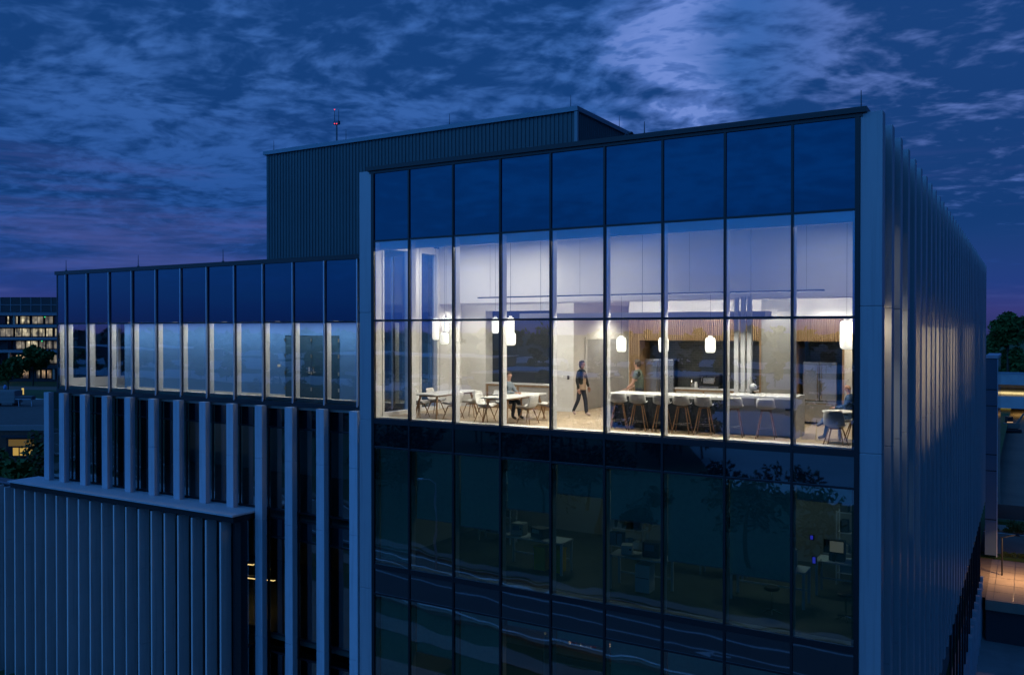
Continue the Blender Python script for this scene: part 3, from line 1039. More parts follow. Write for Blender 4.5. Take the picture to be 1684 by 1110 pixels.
# ---- linear suspended light
ls = thing('linear_light', 'long thin dark linear light hanging below the bulkhead', 'lamp', (-8.72, 20.78, 16.54))
MB().box(-4.7, 4.7, -0.035, 0.035, 0.028, 0.036).box(-4.7, 4.7, -0.035, -0.028, 0.0, 0.027).box(-4.7, 4.7, 0.028, 0.035, 0.0, 0.027).build('housing', M_SOOT, ls, local=True)
area('linear_lamp', (-8.72, 20.78, 16.54 + 0.024), 9.2, 0.012, 420, WARM, (0, 0, 0), ls)
for x in (-4.3, -1.5, 1.5, 4.3):
    MB().cyl((x, 0, 0.036), (x, 0, 1.82), 0.003, 0.003, 5).build('cable', M_ROD, ls, local=True)

# ---- canopy beam
cb = thing('ceiling_canopy', 'long shallow grey canopy beam hung over the kitchen island', 'canopy', (-9.2, 22.6, 16.0))
MB().rbox(-3.75, 3.45, -0.3, 0.3, -0.03, 0.13, 0.01).build('panel', mat('canopy grey', (0.30, 0.31, 0.34), 0.7), cb, local=True)
for x in (-3.2, 0, 3.0):
    MB().cyl((x, 0, 0.13), (x, 0, 2.36), 0.006, 0.006, 5).build('hanger', M_ROD, cb, local=True)
area('canopy_fill_light', (-9.35, 22.6, 15.965), 6.6, 0.4, 75, WARM, (0, 0, 0), cb)  # light added under the canopy for the floor and stools

# ---- recessed downlights in the soffit
M_DL = mat('downlight lens', (1, 1, 1), emit=(1, 0.93, 0.8), estr=5)
for i, (x, y, lab) in enumerate(((-16.2, 24.0, 'recessed downlight by the left wall of the lounge'), (-14.6, 23.95, 'recessed downlight left of the dark niche centre'), (-13.0, 23.95, 'recessed downlight right of the dark niche centre'),
                                 (-11.4, 23.95, 'recessed downlight above the walking woman'), (-9.2, 23.95, 'recessed downlight above the left fridge'), (-7.6, 23.95, 'recessed downlight above the coffee machine'),
                                 (-6.0, 23.95, 'recessed downlight washing the grey wall'), (-4.6, 23.95, 'recessed downlight above the right fridge'), (-3.7, 24.1, 'recessed downlight in the right corner of the lounge'),
                                 (-11.3, 27.2, 'recessed downlight in the steel panelled passage'))):
    dl = thing('downlight', lab, 'lamp', (x, y, 16.49), 0, 'recessed downlights in the lounge soffit')
    MB().cyl((0, 0, 0.0), (0, 0, 0.008), 0.07, 0.07, 16).build('lens', M_DL, dl, local=True)
    MB().lathe([(0.073, -0.004), (0.095, -0.004), (0.095, 0.009), (0.073, 0.009)], n=20).build('trim', M_TRIM, dl, local=True)
    li = bpy.data.lights.new('downlight_lamp', 'SPOT')
    li.energy = (55, 55, 55, 65, 50, 50, 50, 50, 40, 260)[i]
    li.color = WARM
    li.spot_size = R(150)
    li.spot_blend = 0.6
    li.shadow_soft_size = 0.06
    lo = bpy.data.objects.new('downlight_lamp', li)
    col.objects.link(lo)
    lo.parent = dl
    lo.location = (0, 0, -0.08)
cv = thing('added_cove_light', 'added thin cove light strip along the front of the lounge soffit', 'lamp', (-9.8, 23.72, 16.47))  # added strip that evenly brightens the back wall
MB().box(-6.6, 6.4, -0.04, 0.04, 0.012, 0.028).build('channel', M_TRIM, cv, local=True)
area('cove_fill_light', (-9.9, 23.72, 16.475), 12.8, 0.06, 105, WARM, (R(52), 0, 0), cv)
for i, (y, lab) in enumerate(((20.85, 'added small round lamp by the near flank window'), (23.95, 'added small round lamp by the far flank window'))):  # lamps added out of view, warm the flank fins through the windows
    fl = thing('added_flank_lamp', lab, 'lamp', (-3.265 if y < 22 else -3.56, y, 15.86), 0, 'added lamps by the flank windows')
    MB().lathe([(0.05, 0.0), (0.06, 0.01), (0.06, 0.05)], n=20).build('housing', M_TRIM, fl, local=True)
    area('flank_fill_light', (-3.265 if y < 22 else -3.56, y, 15.845), 0.16, 0.16, 22, (1.0, 0.72, 0.44), (R(35), R(-20), 0), fl)
# ceiling lights added to brighten the lounge, strongest over the left tables
for i, (x, lab) in enumerate(((-15.3, 'added flush ceiling light over the left table'), (-12.9, 'added flush ceiling light over the second table'), (-10.2, 'added flush ceiling light in front of the walking woman'), (-4.2, 'added flush ceiling light over the small round table'))):
    cl = thing('added_ceiling_light', lab, 'lamp', (x, 21.7, 18.30), 0, 'added ceiling lights')
    MB().rbox(-0.3, 0.3, -0.08, 0.08, 0.0, 0.055, 0.008).build('housing', M_TRIM, cl, local=True)
    area('ceiling_fill_light', (x, 21.7, 18.28), 0.55, 0.12, (75, 80, 32, 24)[i], WARM, (0, 0, 0), cl)


# ---- shell chairs
def shell_mesh(prof, half, cup, th=0.014):
    """prof: list of (y, z, half width factor)"""
    nu = 8
    top = []
    P_ = []
    for j, (y, z, wf_) in enumerate(prof):
        a = prof[max(0, j - 1)]
        c = prof[min(len(prof) - 1, j + 1)]
        ty, tz = c[0] - a[0], c[1] - a[1]
        L = math.hypot(ty, tz)
        ny, nz = -tz / L, ty / L
        row = []
        for i in range(nu + 1):
            u = -1 + 2 * i / nu
            k = cup * (abs(u) ** 2.4)
            row.append(Vector((u * half * wf_, y + ny * k, z + nz * k)))
        P_.append((row, Vector((0, ny, nz))))
    s = MB()
    n = len(prof)
    vs = []
    for row, nv in P_:
        vs += row
    for row, nv in P_:
        vs += [p - nv * th for p in row]
    W_ = nu + 1
    fs = []
    for j in range(n - 1):
        for i in range(nu):
            a = j * W_ + i
            fs.append([a, a + 1, a + W_ + 1, a + W_])
            o = n * W_
            fs.append([o + a, o + a + W_, o + a + W_ + 1, o + a + 1])
    o = n * W_
    for j in range(n - 1):
        for i in (0, nu):
            a, c = j * W_ + i, (j + 1) * W_ + i
            fs.append([a, c, o + c, o + a] if i == 0 else [c, a, o + a, o + c])
    for j in (0, n - 1):
        for i in range(nu):
            a, c = j * W_ + i, j * W_ + i + 1
            fs.append([c, a, o + a, o + c] if j == 0 else [a, c, o + c, o + a])
    s.add(vs, fs)
    return s


CH_PROF = [(-0.235, 0.425, 0.82), (-0.21, 0.445, 0.93), (-0.12, 0.440, 1.0), (-0.02, 0.425, 1.0), (0.08, 0.425, 1.0), (0.15, 0.445, 1.0), (0.20, 0.50, 1.0), (0.235, 0.58, 0.98), (0.26, 0.67, 0.95), (0.28, 0.76, 0.88), (0.29, 0.81, 0.72)]


def make_chair(lab, loc, rz):
    c = thing('shell_chair', lab, 'chair', loc, rz, 'white shell chairs with wooden legs')
    shell_mesh(CH_PROF, 0.235, 0.075).build('shell', M_SHELL, c, local=True, smooth=True)
    MB().box(-0.13, 0.13, -0.11, 0.11, 0.385, 0.41).build('seat_mount', M_OAKL, c, local=True)
    for sx in (-1, 1):
        for sy in (-1, 1):
            MB().cyl((sx * 0.12, sy * 0.10, 0.40), (sx * 0.23, sy * 0.22, 0.0), 0.017, 0.011, 7).build('leg', M_OAKL, c, local=True)
    return c


chair0 = make_chair('white shell chair on the near side of the left table, right of its front legs', (-14.42, 21.0, FL), R(-92))
CHAIRS = [((-14.35, 21.85, FL), R(-85), 'white shell chair at the far right corner of the left table'),
          ((-15.66, 21.0, FL), R(88), 'white shell chair behind the left table near the side window'),
          ((-15.66, 21.85, FL), R(94), 'white shell chair at the far back of the left table'),
          ((-11.98, 21.1, FL), R(-96), 'white shell chair pushed to the near side of the second table'),
          ((-11.92, 22.1, FL), R(-84), 'white shell chair at the far right end of the second table'),
          ((-13.33, 21.0, FL), R(92), 'white shell chair left of the seated man in grey'),
          ((-13.24, 21.9, FL), R(90), 'white shell chair under the seated man in the grey shirt'),
          ((-3.72, 20.52, FL), R(176), 'white shell chair in front of the round table at the right edge'),
          ((-3.50, 21.72, FL), R(-75), 'white shell chair under the man with crossed legs')]
for loc, rz, lab in CHAIRS:
    dup(chair0, loc, rz, lab)


# ---- long tables
def make_table(lab, loc):
    t = thing('dining_table', lab, 'table', loc, 0, 'white topped tables with splayed legs')
    MB().prism([(-0.43, -1.12), (-0.38, -1.17), (0.38, -1.17), (0.43, -1.12), (0.43, 1.12), (0.38, 1.17), (-0.38, 1.17), (-0.43, 1.12)], 0.715, 0.745).build('tabletop', M_TABLE, t, local=True)
    MB().box(-0.30, 0.30, -0.95, 0.95, 0.66, 0.713).build('apron', M_OAKL, t, local=True)
    for sx in (-1, 1):
        for sy in (-1, 1):
            MB().cyl((sx * 0.29, sy * 0.88, 0.70), (sx * 0.40, sy * 1.08, 0.0), 0.035, 0.020, 8).build('leg', M_OAKL, t, local=True)
    return t


tab0 = make_table('long white table with splayed oak legs and nobody seated, at left', (-15.02, 21.5, FL))
dup(tab0, (-12.62, 21.45, FL), 0, 'long white table with splayed oak legs where the man in grey sits')

pbx = thing('paper_box', 'small white paper box on the second table left of the seated man', 'box', (-12.93, 20.95, FL + 0.746), 0.2)
MB().box(-0.09, 0.09, -0.07, 0.07, 0, 0.055).build('tray', M_TRIM, pbx, local=True)
MB().add([(-0.09, 0.07, 0.056), (0.09, 0.07, 0.056), (0.09, 0.10, 0.15), (-0.09, 0.10, 0.15)], [[0, 1, 2, 3]]).build('flap', M_TRIM, pbx, local=True)

# ---- niche cabinet
nc = thing('niche_cabinet', 'low oak framed cabinet with grey doors under the dark niche', 'cabinet', (-14.47, YB + 0.2, FL))
MB().box(-1.24, 1.24, -0.21, 0.22, 0.80, 0.84).build('top', M_QUARTZ, nc, local=True)
cf = MB()
for x in (-1.22, -0.03, 1.16):
    cf.box(x, x + 0.06, -0.20, 0.2, 0.0, 0.798)
cf.box(-1.159, 1.159, -0.199, 0.2, 0.74, 0.797)
cf.box(-1.159, 1.159, -0.199, 0.2, 0.0, 0.14)
cf.build('oak_frame', M_OAK, nc, local=True)
for x0, x1 in ((-1.155, -0.035), (0.035, 1.155)):
    MB().box(x0, x1, -0.185, -0.16, 0.145, 0.735).build('door', M_CABG, nc, local=True)

# ---- wall fittings right of the niche
for nm, x, z, sx, sz, m_, lab in (('thermostat', -12.62, 14.42, 0.10, 0.13, M_TRIM, 'square white wall controller above the two switches'), ('light_switch', -12.84, 14.1, 0.07, 0.11, M_TRIM, 'white light switch on the wall left of the walking woman'),
                                  ('door_phone', -12.60, 14.08, 0.07, 0.12, M_SOOT, 'dark wall phone beside the white switch')):
    o = MB().rbox(x - sx / 2, x + sx / 2, YB - 0.03, YB - 0.002, z, z + sz, 0.006).build(nm, m_)
    tag(o, lab, 'wall fitting')
# door handle plate on left side wall
dh = thing('side_door', 'white door with a long dark handle in the left lounge wall', 'door', (LW + 0.022, 23.95, FL))
MB().box(0, 0.03, -0.45, 0.45, 0.02, 2.15).build('leaf', M_TRIM, dh, local=True)
MB().box(0.031, 0.05, 0.28, 0.33, 0.92, 1.30).build('handle', M_SOOT, dh, local=True)
MB().cyl((0.05, 0.30, 0.98), (0.05, 0.16, 0.98), 0.012).build('lever', M_CHROME, dh, local=True)

# ---- kitchen island
isl = thing('kitchen_island', 'long bar island with white counter, dark recessed front and pale right end', 'kitchen island', (-7.2, 21.9, FL))
MB().rbox(-2.48, 0.72, -0.60, 0.42, 0.86, 0.925, 0.006).build('counter', M_QUARTZ, isl, local=True)
MB().rbox(0.74, 2.42, -0.62, 0.42, 0.93, 1.0, 0.006).build('raised_counter', M_QUARTZ, isl, local=True)
MB().box(-2.40, 0.70, -0.25, 0.38, 0.10, 0.858).build('dark_front', mat('dark blue laminate', (0.022, 0.030, 0.048), 0.4), isl, local=True)
MB().box(-2.38, 0.70, -0.20, 0.34, 0.0, 0.10).build('plinth', M_SOOT, isl, local=True)
MB().box(-2.48, -2.41, -0.58, 0.40, 0.0, 0.859).build('end_panel', mat('pale grey laminate', (0.50, 0.50, 0.49), 0.5), isl, local=True)
MB().box(0.75, 2.36, -0.30, 0.40, 0.0, 0.928).build('pale_front', MATS['pale grey laminate'], isl, local=True)
MB().box(2.361, 2.42, -0.60, 0.41, 0.0, 0.929).build('end_panel', M_QUARTZ, isl, local=True)
MB().box(2.12, 2.26, -0.31, -0.302, 0.64, 0.70).build('power_socket', M_SOOT, isl, local=True)
# three white posts on the island
for i, (dx_, lab) in enumerate(((0.0, 'slim white post on the island, left of three'), (0.17, 'slim white post on the island, middle of three'), (0.33, 'slim white post on the island, right of three'))):
    o = MB().rbox(-6.50 + dx_, -6.39 + dx_, 22.12, 22.24, FL + (0.93 if i == 0 else 1.003), 16.499 if i else 16.48, 0.01).build('white_post', mat('post grey white', (0.55, 0.55, 0.55), 0.5))
    tag(o, lab, 'post', 'white posts on the island')
    if i == 0:
        o.location.z = FL + 0.926

# ---- bar stools
ST_PROF = [(-0.20, 0.70, 0.85), (-0.17, 0.715, 0.95), (-0.08, 0.705, 1.0), (0.02, 0.70, 1.0), (0.09, 0.71, 1.0), (0.14, 0.75, 1.0), (0.17, 0.81, 1.0), (0.19, 0.87, 0.98), (0.20, 0.93, 0.92), (0.205, 0.96, 0.80)]
st0 = thing('bar_stool', 'bar stool', 'stool', (-9.25, 21.12, FL), R(180), 'white shell bar stools at the island')
shell_mesh(ST_PROF, 0.215, 0.05).build('shell', M_SHELL, st0, local=True, smooth=True)
MB().box(-0.12, 0.12, -0.12, 0.10, 0.655, 0.684).build('seat_mount', M_OAKL, st0, local=True)
for sx in (-1, 1):
    for sy in (-1, 1):
        MB().cyl((sx * 0.10, sy * 0.09, 0.67), (sx * 0.22, sy * 0.20, 0.0), 0.017, 0.013, 7).build('leg', M_OAKL, st0, local=True)
fr = MB()
q = 0.184
q2 = 0.168
fr.path([(-q, -q2, 0.24), (q, -q2, 0.24), (q, q2, 0.24), (-q, q2, 0.24), (-q, -q2, 0.24)], 0.008)
fr.build('footrest', M_CHROME, st0, local=True)
ordn = ['leftmost white bar stool, at the open end of the island', 'second white bar stool from the left at the island', 'third white bar stool from the left, half behind a mullion',
        'fourth white bar stool from the left, at the middle of the island', 'fifth white bar stool, the last before the pale island front', 'white bar stool against the pale island front, left of two', 'white bar stool against the pale island front, rightmost of all']
SX = [-9.25, -8.70, -8.05, -7.52, -6.95, -6.2, -5.42]
for i, x in enumerate(SX):
    rz = R(180 + (18, 10, 8, 6, 6, 10, 8)[i])
    if i == 0:
        st0.location = (x, 21.12, FL)
        st0.rotation_euler = (0, 0, rz)
        st0['label'] = ordn[0]
    else:
        dup(st0, (x, 21.12, FL), rz, ordn[i])


# ---- fridges
def fridge(lab, x, y):
    f = thing('fridge', lab, 'fridge', (x, y, FL), 0, 'steel fridges in the kitchen')
    MB().box(-0.45, 0.45, 0.06, 0.36 if x > -6 else 0.34, 0.02, 1.70).build('cabinet', M_SOOT, f, local=True)
    MB().rbox(-0.45, -0.004, -0.02, 0.055, 0.66, 1.72, 0.02).build('door', M_STEEL, f, local=True)
    MB().rbox(0.004, 0.45, -0.02, 0.055, 0.66, 1.72, 0.02).build('door', M_STEEL, f, local=True)
    MB().rbox(-0.45, 0.45, -0.02, 0.055, 0.06, 0.645, 0.02).build('drawer', M_STEEL, f, local=True)
    for x_ in (-0.05, 0.05):
        MB().path([(x_, -0.03, 0.72), (x_, -0.07, 0.82), (x_, -0.08, 1.15), (x_, -0.07, 1.52), (x_, -0.03, 1.62)], 0.014).build('handle', M_CHROME, f, local=True)
    MB().path([(-0.36, -0.03, 0.56), (-0.32, -0.07, 0.57), (0.32, -0.07, 0.57), (0.36, -0.03, 0.56)], 0.014).build('handle', M_CHROME, f, local=True)


fridge('tall steel double door fridge in the left kitchen bay', -9.60, 24.95)
fridge('tall steel double door fridge in the right niche behind the seated man', -4.95, 24.95)
# ---- back counter
bc = thing('back_counter', 'kitchen back counter with pale top and oak trimmed drawers', 'counter', (-7.82, 25.0, FL))
MB().box(-1.32, 1.32, -0.02, 0.31, 0.84, 0.88).build('worktop', M_QUARTZ, bc, local=True)
MB().box(-1.32, 1.32, 0.0, 0.3, 0.0, 0.838).build('carcass', M_OAK, bc, local=True)
for k in range(3):
    MB().box(-1.26 + k * 0.86, -0.46 + k * 0.86, -0.018, -0.001, 0.12, 0.78).build('drawer', M_CABG, bc, local=True)
cm = thing('coffee_machine', 'black coffee machine with chrome trays on the back counter', 'coffee machine', (-8.1, 25.12, FL + 0.882))
MB().rbox(-0.30, 0.32, -0.10, 0.17, 0.06, 0.42, 0.02).build('body', M_SOOT, cm, local=True)
MB().rbox(-0.16, 0.16, -0.115, -0.101, 0.14, 0.32, 0.004).build('front_plate', M_CHROME, cm, local=True)
MB().box(-0.28, 0.30, -0.14, 0.16, 0.0, 0.059).build('drip_tray', M_STEEL, cm, local=True)
for x in (-0.18, 0.2):
    MB().path([(x, -0.12, 0.34), (x, -0.17, 0.30), (x, -0.17, 0.2)], 0.014).build('spout', M_CHROME, cm, local=True)
for i, (x, h, m_, lab) in enumerate(((-8.62, 0.26, M_CHROME, 'shiny jug standing left of the coffee machine'), (-7.62, 0.24, M_OAK, 'tan paper bag standing right of the coffee machine'), (-8.50, 0.18, M_TRIM, 'white cup beside the shiny jug'))):
    o = MB().lathe([(0.05, 0), (0.055, 0.02), (0.05, h * 0.7), (0.035, h * 0.85), (0.04, h)], n=14).build(('jug', 'paper_bag', 'cup')[i], m_)
    o.location = (x, 25.06, FL + 0.882)
    tag(o, lab, ('jug', 'bag', 'cup')[i])
gl = thing('desk_globe', 'round silver globe on a stand on the raised counter', 'globe', (-5.98, 22.02, FL + 1.002))
MB().ball((0, 0, 0.155), 0.10, seg=16, rings=10).build('ball', mat('pale silver', (0.55, 0.57, 0.60), 0.3, 0.5, noise=(9, 0.8, (0.08, 0.12, 0.2))), gl, local=True, smooth=True)
MB().lathe([(0.07, 0), (0.07, 0.015), (0.02, 0.03), (0.015, 0.075)], n=16).build('stand', M_SOOT, gl, local=True)

# ---- round table at right
rt = thing('round_table', 'small white round table on a central column at the right edge', 'table', (-3.74, 21.05, FL))
MB().lathe([(0.36, 0.715), (0.375, 0.722), (0.375, 0.738), (0.36, 0.745)], n=36).build('tabletop', M_TABLE, rt, local=True)
MB().cyl((0, 0, 0.03), (0, 0, 0.714), 0.035, 0.035, 12).build('column', M_CHROME, rt, local=True)
MB().lathe([(0.25, 0), (0.25, 0.012), (0.05, 0.028)], n=28).build('base', M_SOOT, rt, local=True)


# =====================================================================================================
#                                       PEOPLE
# =====================================================================================================
def skin_mat(n, c):
    return mat(n, c, 0.55)


def person(lab, loc, rz, J, E, mats, zones, extra=None):
    """J: joint -> (x,y,z,r[,r2]); E: edges (a,b,zone); one continuous skinned mesh with zones of colour"""
    names = list(J)
    bm = bmesh.new()
    lay = bm.verts.layers.skin.verify()
    vv = {}
    for n_ in names:
        j = J[n_]
        v = bm.verts.new(j[:3])
        v[lay].radius = (j[3], j[4] if len(j) > 4 else j[3])
        v[lay].use_root = (n_ == 'pelvis')
        vv[n_] = v
    for a, c, z in E:
        bm.edges.new((vv[a], vv[c]))
    me = bpy.data.meshes.new('tmp')
    bm.to_mesh(me)
    bm.free()
    o = bpy.data.objects.new('tmp', me)
    col.objects.link(o)
    m1 = o.modifiers.new('s', 'SKIN')
    m1.use_smooth_shade = True
    m2 = o.modifiers.new('d', 'SUBSURF')
    m2.levels = 2
    m2.render_levels = 2
    dg = bpy.context.evaluated_depsgraph_get()
    ev = o.evaluated_get(dg)
    nm = bpy.data.meshes.new_from_object(ev)
    bpy.data.objects.remove(o)
    bpy.data.meshes.remove(me)
    nm.name = 'person'
    nm.materials.clear()
    for m_ in mats:
        nm.materials.append(m_)
    segs = [(Vector(J[a][:3]), Vector(J[c][:3]), z) for a, c, z in E]
    for p in nm.polygons:
        p.use_smooth = True
        c = p.center
        best, bz = 1e9, 0
        for a, q_, z in segs:
            ab = q_ - a
            t_ = max(0, min(1, (c - a).dot(ab) / max(ab.length_squared, 1e-9)))
            d_ = (c - (a + ab * t_)).length
            if d_ < best:
                best, bz = d_, z
        p.material_index = zones[bz]
    po = bpy.data.objects.new('person', nm)
    col.objects.link(po)
    po.location = loc
    po.rotation_euler = (0, 0, rz)
    tag(po, lab, 'person')
    WL[po] = Vector(loc)
    if extra:
        extra(po)
    return po


SK = skin_mat('skin', (0.46, 0.26, 0.19))
HAIRD = mat('dark brown hair', (0.030, 0.017, 0.012), 0.5, noise=(60, 0.5))
HAIRG = mat('greying hair', (0.09, 0.08, 0.08), 0.6)
NAVY = mat('dark navy trousers', (0.012, 0.016, 0.032), 0.8)
BLACKC = mat('black jacket', (0.010, 0.012, 0.012), 0.75)
TAN = mat('tan blouse', (0.36, 0.25, 0.17), 0.8)
SNEAK = mat('pale sneakers', (0.42, 0.32, 0.29), 0.7)
GREYS = mat('grey blue shirt', (0.20, 0.24, 0.28), 0.85, noise=(25, 0.3))
OLIVE = mat('olive t-shirt', (0.060, 0.075, 0.055), 0.85)
JEANS = mat('blue jeans', (0.045, 0.11, 0.27), 0.85, noise=(20, 0.3))
BLUET = mat('blue pullover', (0.016, 0.05, 0.13), 0.85)
SHOEB = mat('dark leather shoes', (0.03, 0.028, 0.03), 0.4)
SHOEG = mat('grey shoes', (0.16, 0.17, 0.20), 0.5)


def head(J, base, fwd, s=1.0, up=(0, 0, 1)):
    """adds neck/head joints above base, face looking along fwd"""
    b_ = Vector(base)
    f = Vector(fwd).normalized()
    u = Vector(up).normalized()
    J['neck'] = (*b_, 0.055 * s)
    J['skull0'] = (*(b_ + u * 0.075 * s + f * 0.01), 0.060 * s)
    J['skull1'] = (*(b_ + u * 0.15 * s + f * 0.025), 0.078 * s, 0.084 * s)
    J['skull2'] = (*(b_ + u * 0.215 * s + f * 0.015), 0.076 * s)
    J['nose'] = (*(b_ + u * 0.135 * s + f * 0.115 * s), 0.013 * s)
    return [('neck', 'skull0', 'skin'), ('skull0', 'skull1', 'skin'), ('skull1', 'skull2', 'skin'), ('skull1', 'nose', 'skin')]


def face_bits(po, base, fwd, hair, s=1.0, long=0.0, bald=False, glasses=False, style=0):
    b_ = Vector(base)
    f = Vector(fwd).normalized()
    rgt = f.cross(Vector((0, 0, 1))).normalized()
    c = b_ + Vector((0, 0, 0.165 * s)) + f * 0.02
    if not bald:
        h = MB()
        rr = random.Random(int(abs(b_.x * 977 + b_.z * 131) * 10) + 3)
        full = MB().ball((0, 0, 0), 1.0, seg=22, rings=16)
        cc = c - f * 0.014
        keep, idx = [], {}
        for fc_ in full.f:
            d = sum((full.v[i] for i in fc_), Vector()) / len(fc_)
            fr_ = d.x * f.x + d.y * f.y
            if fr_ > 0.30 and d.z < 0.50:
                continue
            if d.z < (-0.95 if long > 0.4 else -0.55 if long else -0.42) or (d.z < -0.1 and fr_ > (0.12 if long > 0.4 else -0.15)):
                continue
            keep.append(fc_)
        vs = []
        for v in full.v:
            k = 1.0 + 0.09 * math.sin(9 * v.x + 5 * v.z + b_.z * 7) * math.cos(8 * v.y - 6 * v.z) + rr.uniform(-0.03, 0.03)
            z_ = v.z * (0.112 if v.z > 0 else 0.135 + 0.05 * long) * s
            fl = 1.0 + (0.16 if long > 0.4 else 0.05) * max(0, -v.z)
            vs.append(cc + Vector((v.x * 0.100 * s * k * fl, v.y * 0.100 * s * k * fl, z_ * k)))
        h.add(vs, keep)
        for k in range(26 if long else 12):
            th = rr.uniform(0, 2 * math.pi)
            d = Vector((math.cos(th), math.sin(th), rr.uniform(-0.2, 0.95)))
            d.normalize()
            if d.x * f.x + d.y * f.y > 0.35 and d.z < 0.55:
                continue
            h.ball(cc + Vector((d.x * 0.088, d.y * 0.088, d.z * 0.10)) * s, 0.024 * s * rr.uniform(0.7, 1.2), seg=7, rings=5)
        h.build('hair', hair, po, local=True, smooth=True)
    e = MB()
    for k in (-1, 1):
        e.ball(b_ + Vector((0, 0, 0.165 * s)) + f * 0.092 * s + rgt * 0.032 * s * k, 0.009, seg=6, rings=4)
    e.build('eyes', M_SOOT, po, local=True)
    if glasses:
        g_ = MB()
        for k in (-1, 1):
            g_.box(-0.026, 0.026, -0.003, 0.003, -0.018, 0.018)
        M_ = Matrix.Translation(b_ + Vector((0, 0, 0.165)) + f * 0.105) @ Matrix.Rotation(math.atan2(-f.x, f.y), 4, 'Z')
        g2 = MB()
        for k in (-1, 1):
            g2.add([M_ @ (v + Vector((0.034 * k, 0, 0))) for v in g_.v[:8]], g_.f[:6])
        g2.build('glasses', M_SOOT, po, local=True)
    m_ = MB()
    m_.ball(b_ + Vector((0, 0, 0.095 * s)) + f * 0.082 * s, 0.018, 1.2, 1.2, 0.35, seg=8, rings=4)
    m_.build('mouth', mat('lips', (0.36, 0.12, 0.10), 0.5), po, local=True)
    er = MB()
    for k in (-1, 1):
        er.ball(b_ + Vector((0, 0, 0.15 * s)) - f * 0.0 + rgt * 0.085 * s * k, 0.022, 0.5, 0.8, 1.2, seg=6, rings=5)
    er.build('ears', SK, po, local=True, smooth=True)


def hand(po, wrist, d, nrm, s=1.0):
    """palm with five unequal bent fingers, from the wrist along d, palm normal nrm"""
    w_, d, nv = Vector(wrist), Vector(d).normalized(), Vector(nrm).normalized()
    sd = d.cross(nv).normalized()
    h = MB()
    p1 = w_ + d * 0.085 * s
    for k in range(-2, 3):
        h.cyl(w_ + sd * 0.012 * k * s, p1 + sd * 0.018 * k * s, 0.014 * s, 0.013 * s, 6)
    for k, L in ((-2, 0.055), (-1, 0.072), (0, 0.078), (1, 0.068)):
        a = p1 + sd * 0.019 * (k + 0.5) * s
        m_ = a + d * L * 0.5 * s - nv * 0.008 * s
        e = m_ + d * L * 0.4 * s - nv * 0.028 * s
        h.cyl(a, m_, 0.0095 * s, 0.009 * s, 6)
        h.cyl(m_, e, 0.009 * s, 0.007 * s, 6)
    a = w_ + d * 0.03 * s + sd * 0.032 * s
    m_ = a + d * 0.035 * s + sd * 0.022 * s
    h.cyl(a, m_, 0.012 * s, 0.011 * s, 6)
    h.cyl(m_, m_ + d * 0.032 * s - nv * 0.012 * s, 0.011 * s, 0.008 * s, 6)
    h.build('hand', SK, po, local=True, smooth=True)


# --- walking woman, facing +X (profile to the right), local frame: x forward
J = {'pelvis': (0, 0, 0.90, 0.125, 0.15), 'waist': (0.01, 0, 1.05, 0.105, 0.13), 'chest': (0.015, 0, 1.24, 0.115, 0.155), 'sh': (0.0, 0, 1.36, 0.07, 0.11),
     'hipL': (0.0, 0.085, 0.84, 0.085), 'hipR': (0, -0.085, 0.84, 0.085),
     'kneeL': (0.09, 0.085, 0.48, 0.068), 'ankL': (0.13, 0.085, 0.09, 0.056), 'toeL': (0.27, 0.09, 0.04, 0.037),
     'kneeR': (-0.06, -0.085, 0.48, 0.062), 'ankR': (-0.24, -0.085, 0.14, 0.048), 'toeR': (-0.14, -0.09, 0.045, 0.034),
     'shL': (0.0, 0.165, 1.33, 0.062), 'elL': (0.05, 0.205, 1.08, 0.052), 'wrL': (0.13, 0.20, 0.88, 0.036),
     'shR': (0.0, -0.165, 1.33, 0.062), 'elR': (-0.03, -0.205, 1.07, 0.052), 'wrR': (0.03, -0.205, 0.84, 0.036)}
E_ = [('pelvis', 'waist', 'j'), ('waist', 'chest', 'j'), ('chest', 'sh', 'j'), ('sh', 'neck', 'j'), ('pelvis', 'hipL', 't'), ('pelvis', 'hipR', 't'), ('hipL', 'kneeL', 't'), ('kneeL', 'ankL', 't'), ('ankL', 'toeL', 's'),
      ('hipR', 'kneeR', 't'), ('kneeR', 'ankR', 't'), ('ankR', 'toeR', 's'), ('sh', 'shL', 'j'), ('shL', 'elL', 'j'), ('elL', 'wrL', 'j'), ('sh', 'shR', 'j'), ('shR', 'elR', 'j'), ('elR', 'wrR', 'j')]
E_ += head(J, (0.02, 0, 1.42), (1, 0, 0), 0.97)


def ex(po):
    face_bits(po, (0.02, 0, 1.42), (1, 0, 0), HAIRD, 0.97, long=0.55)
    hand(po, (0.13, 0.20, 0.87), (0.25, 0, -1), (0, 1, 0))
    hand(po, (0.03, -0.205, 0.83), (0.2, 0, -1), (0, -1, 0))
    bl = MB()
    bl.prism([(0.06, -0.085), (0.125, -0.07), (0.14, 0), (0.125, 0.07), (0.06, 0.085)], 0.86, 1.33)
    bl.build('blouse', TAN, po, local=True)
    bl2 = MB()
    bl2.lathe([(0.145, 0.80), (0.15, 0.83), (0.135, 0.95), (0.12, 1.0)], (0.0, 0, 0), n=18)
    bl2.build('blouse_hem', TAN, po, local=True)


person('woman in black jacket and dark trousers walking right past the white wall', (-11.63, 23.75, FL), R(-6), J, E_, [SK, BLACKC, NAVY, SNEAK], {'skin': 0, 'j': 1, 't': 2, 's': 3}, ex)

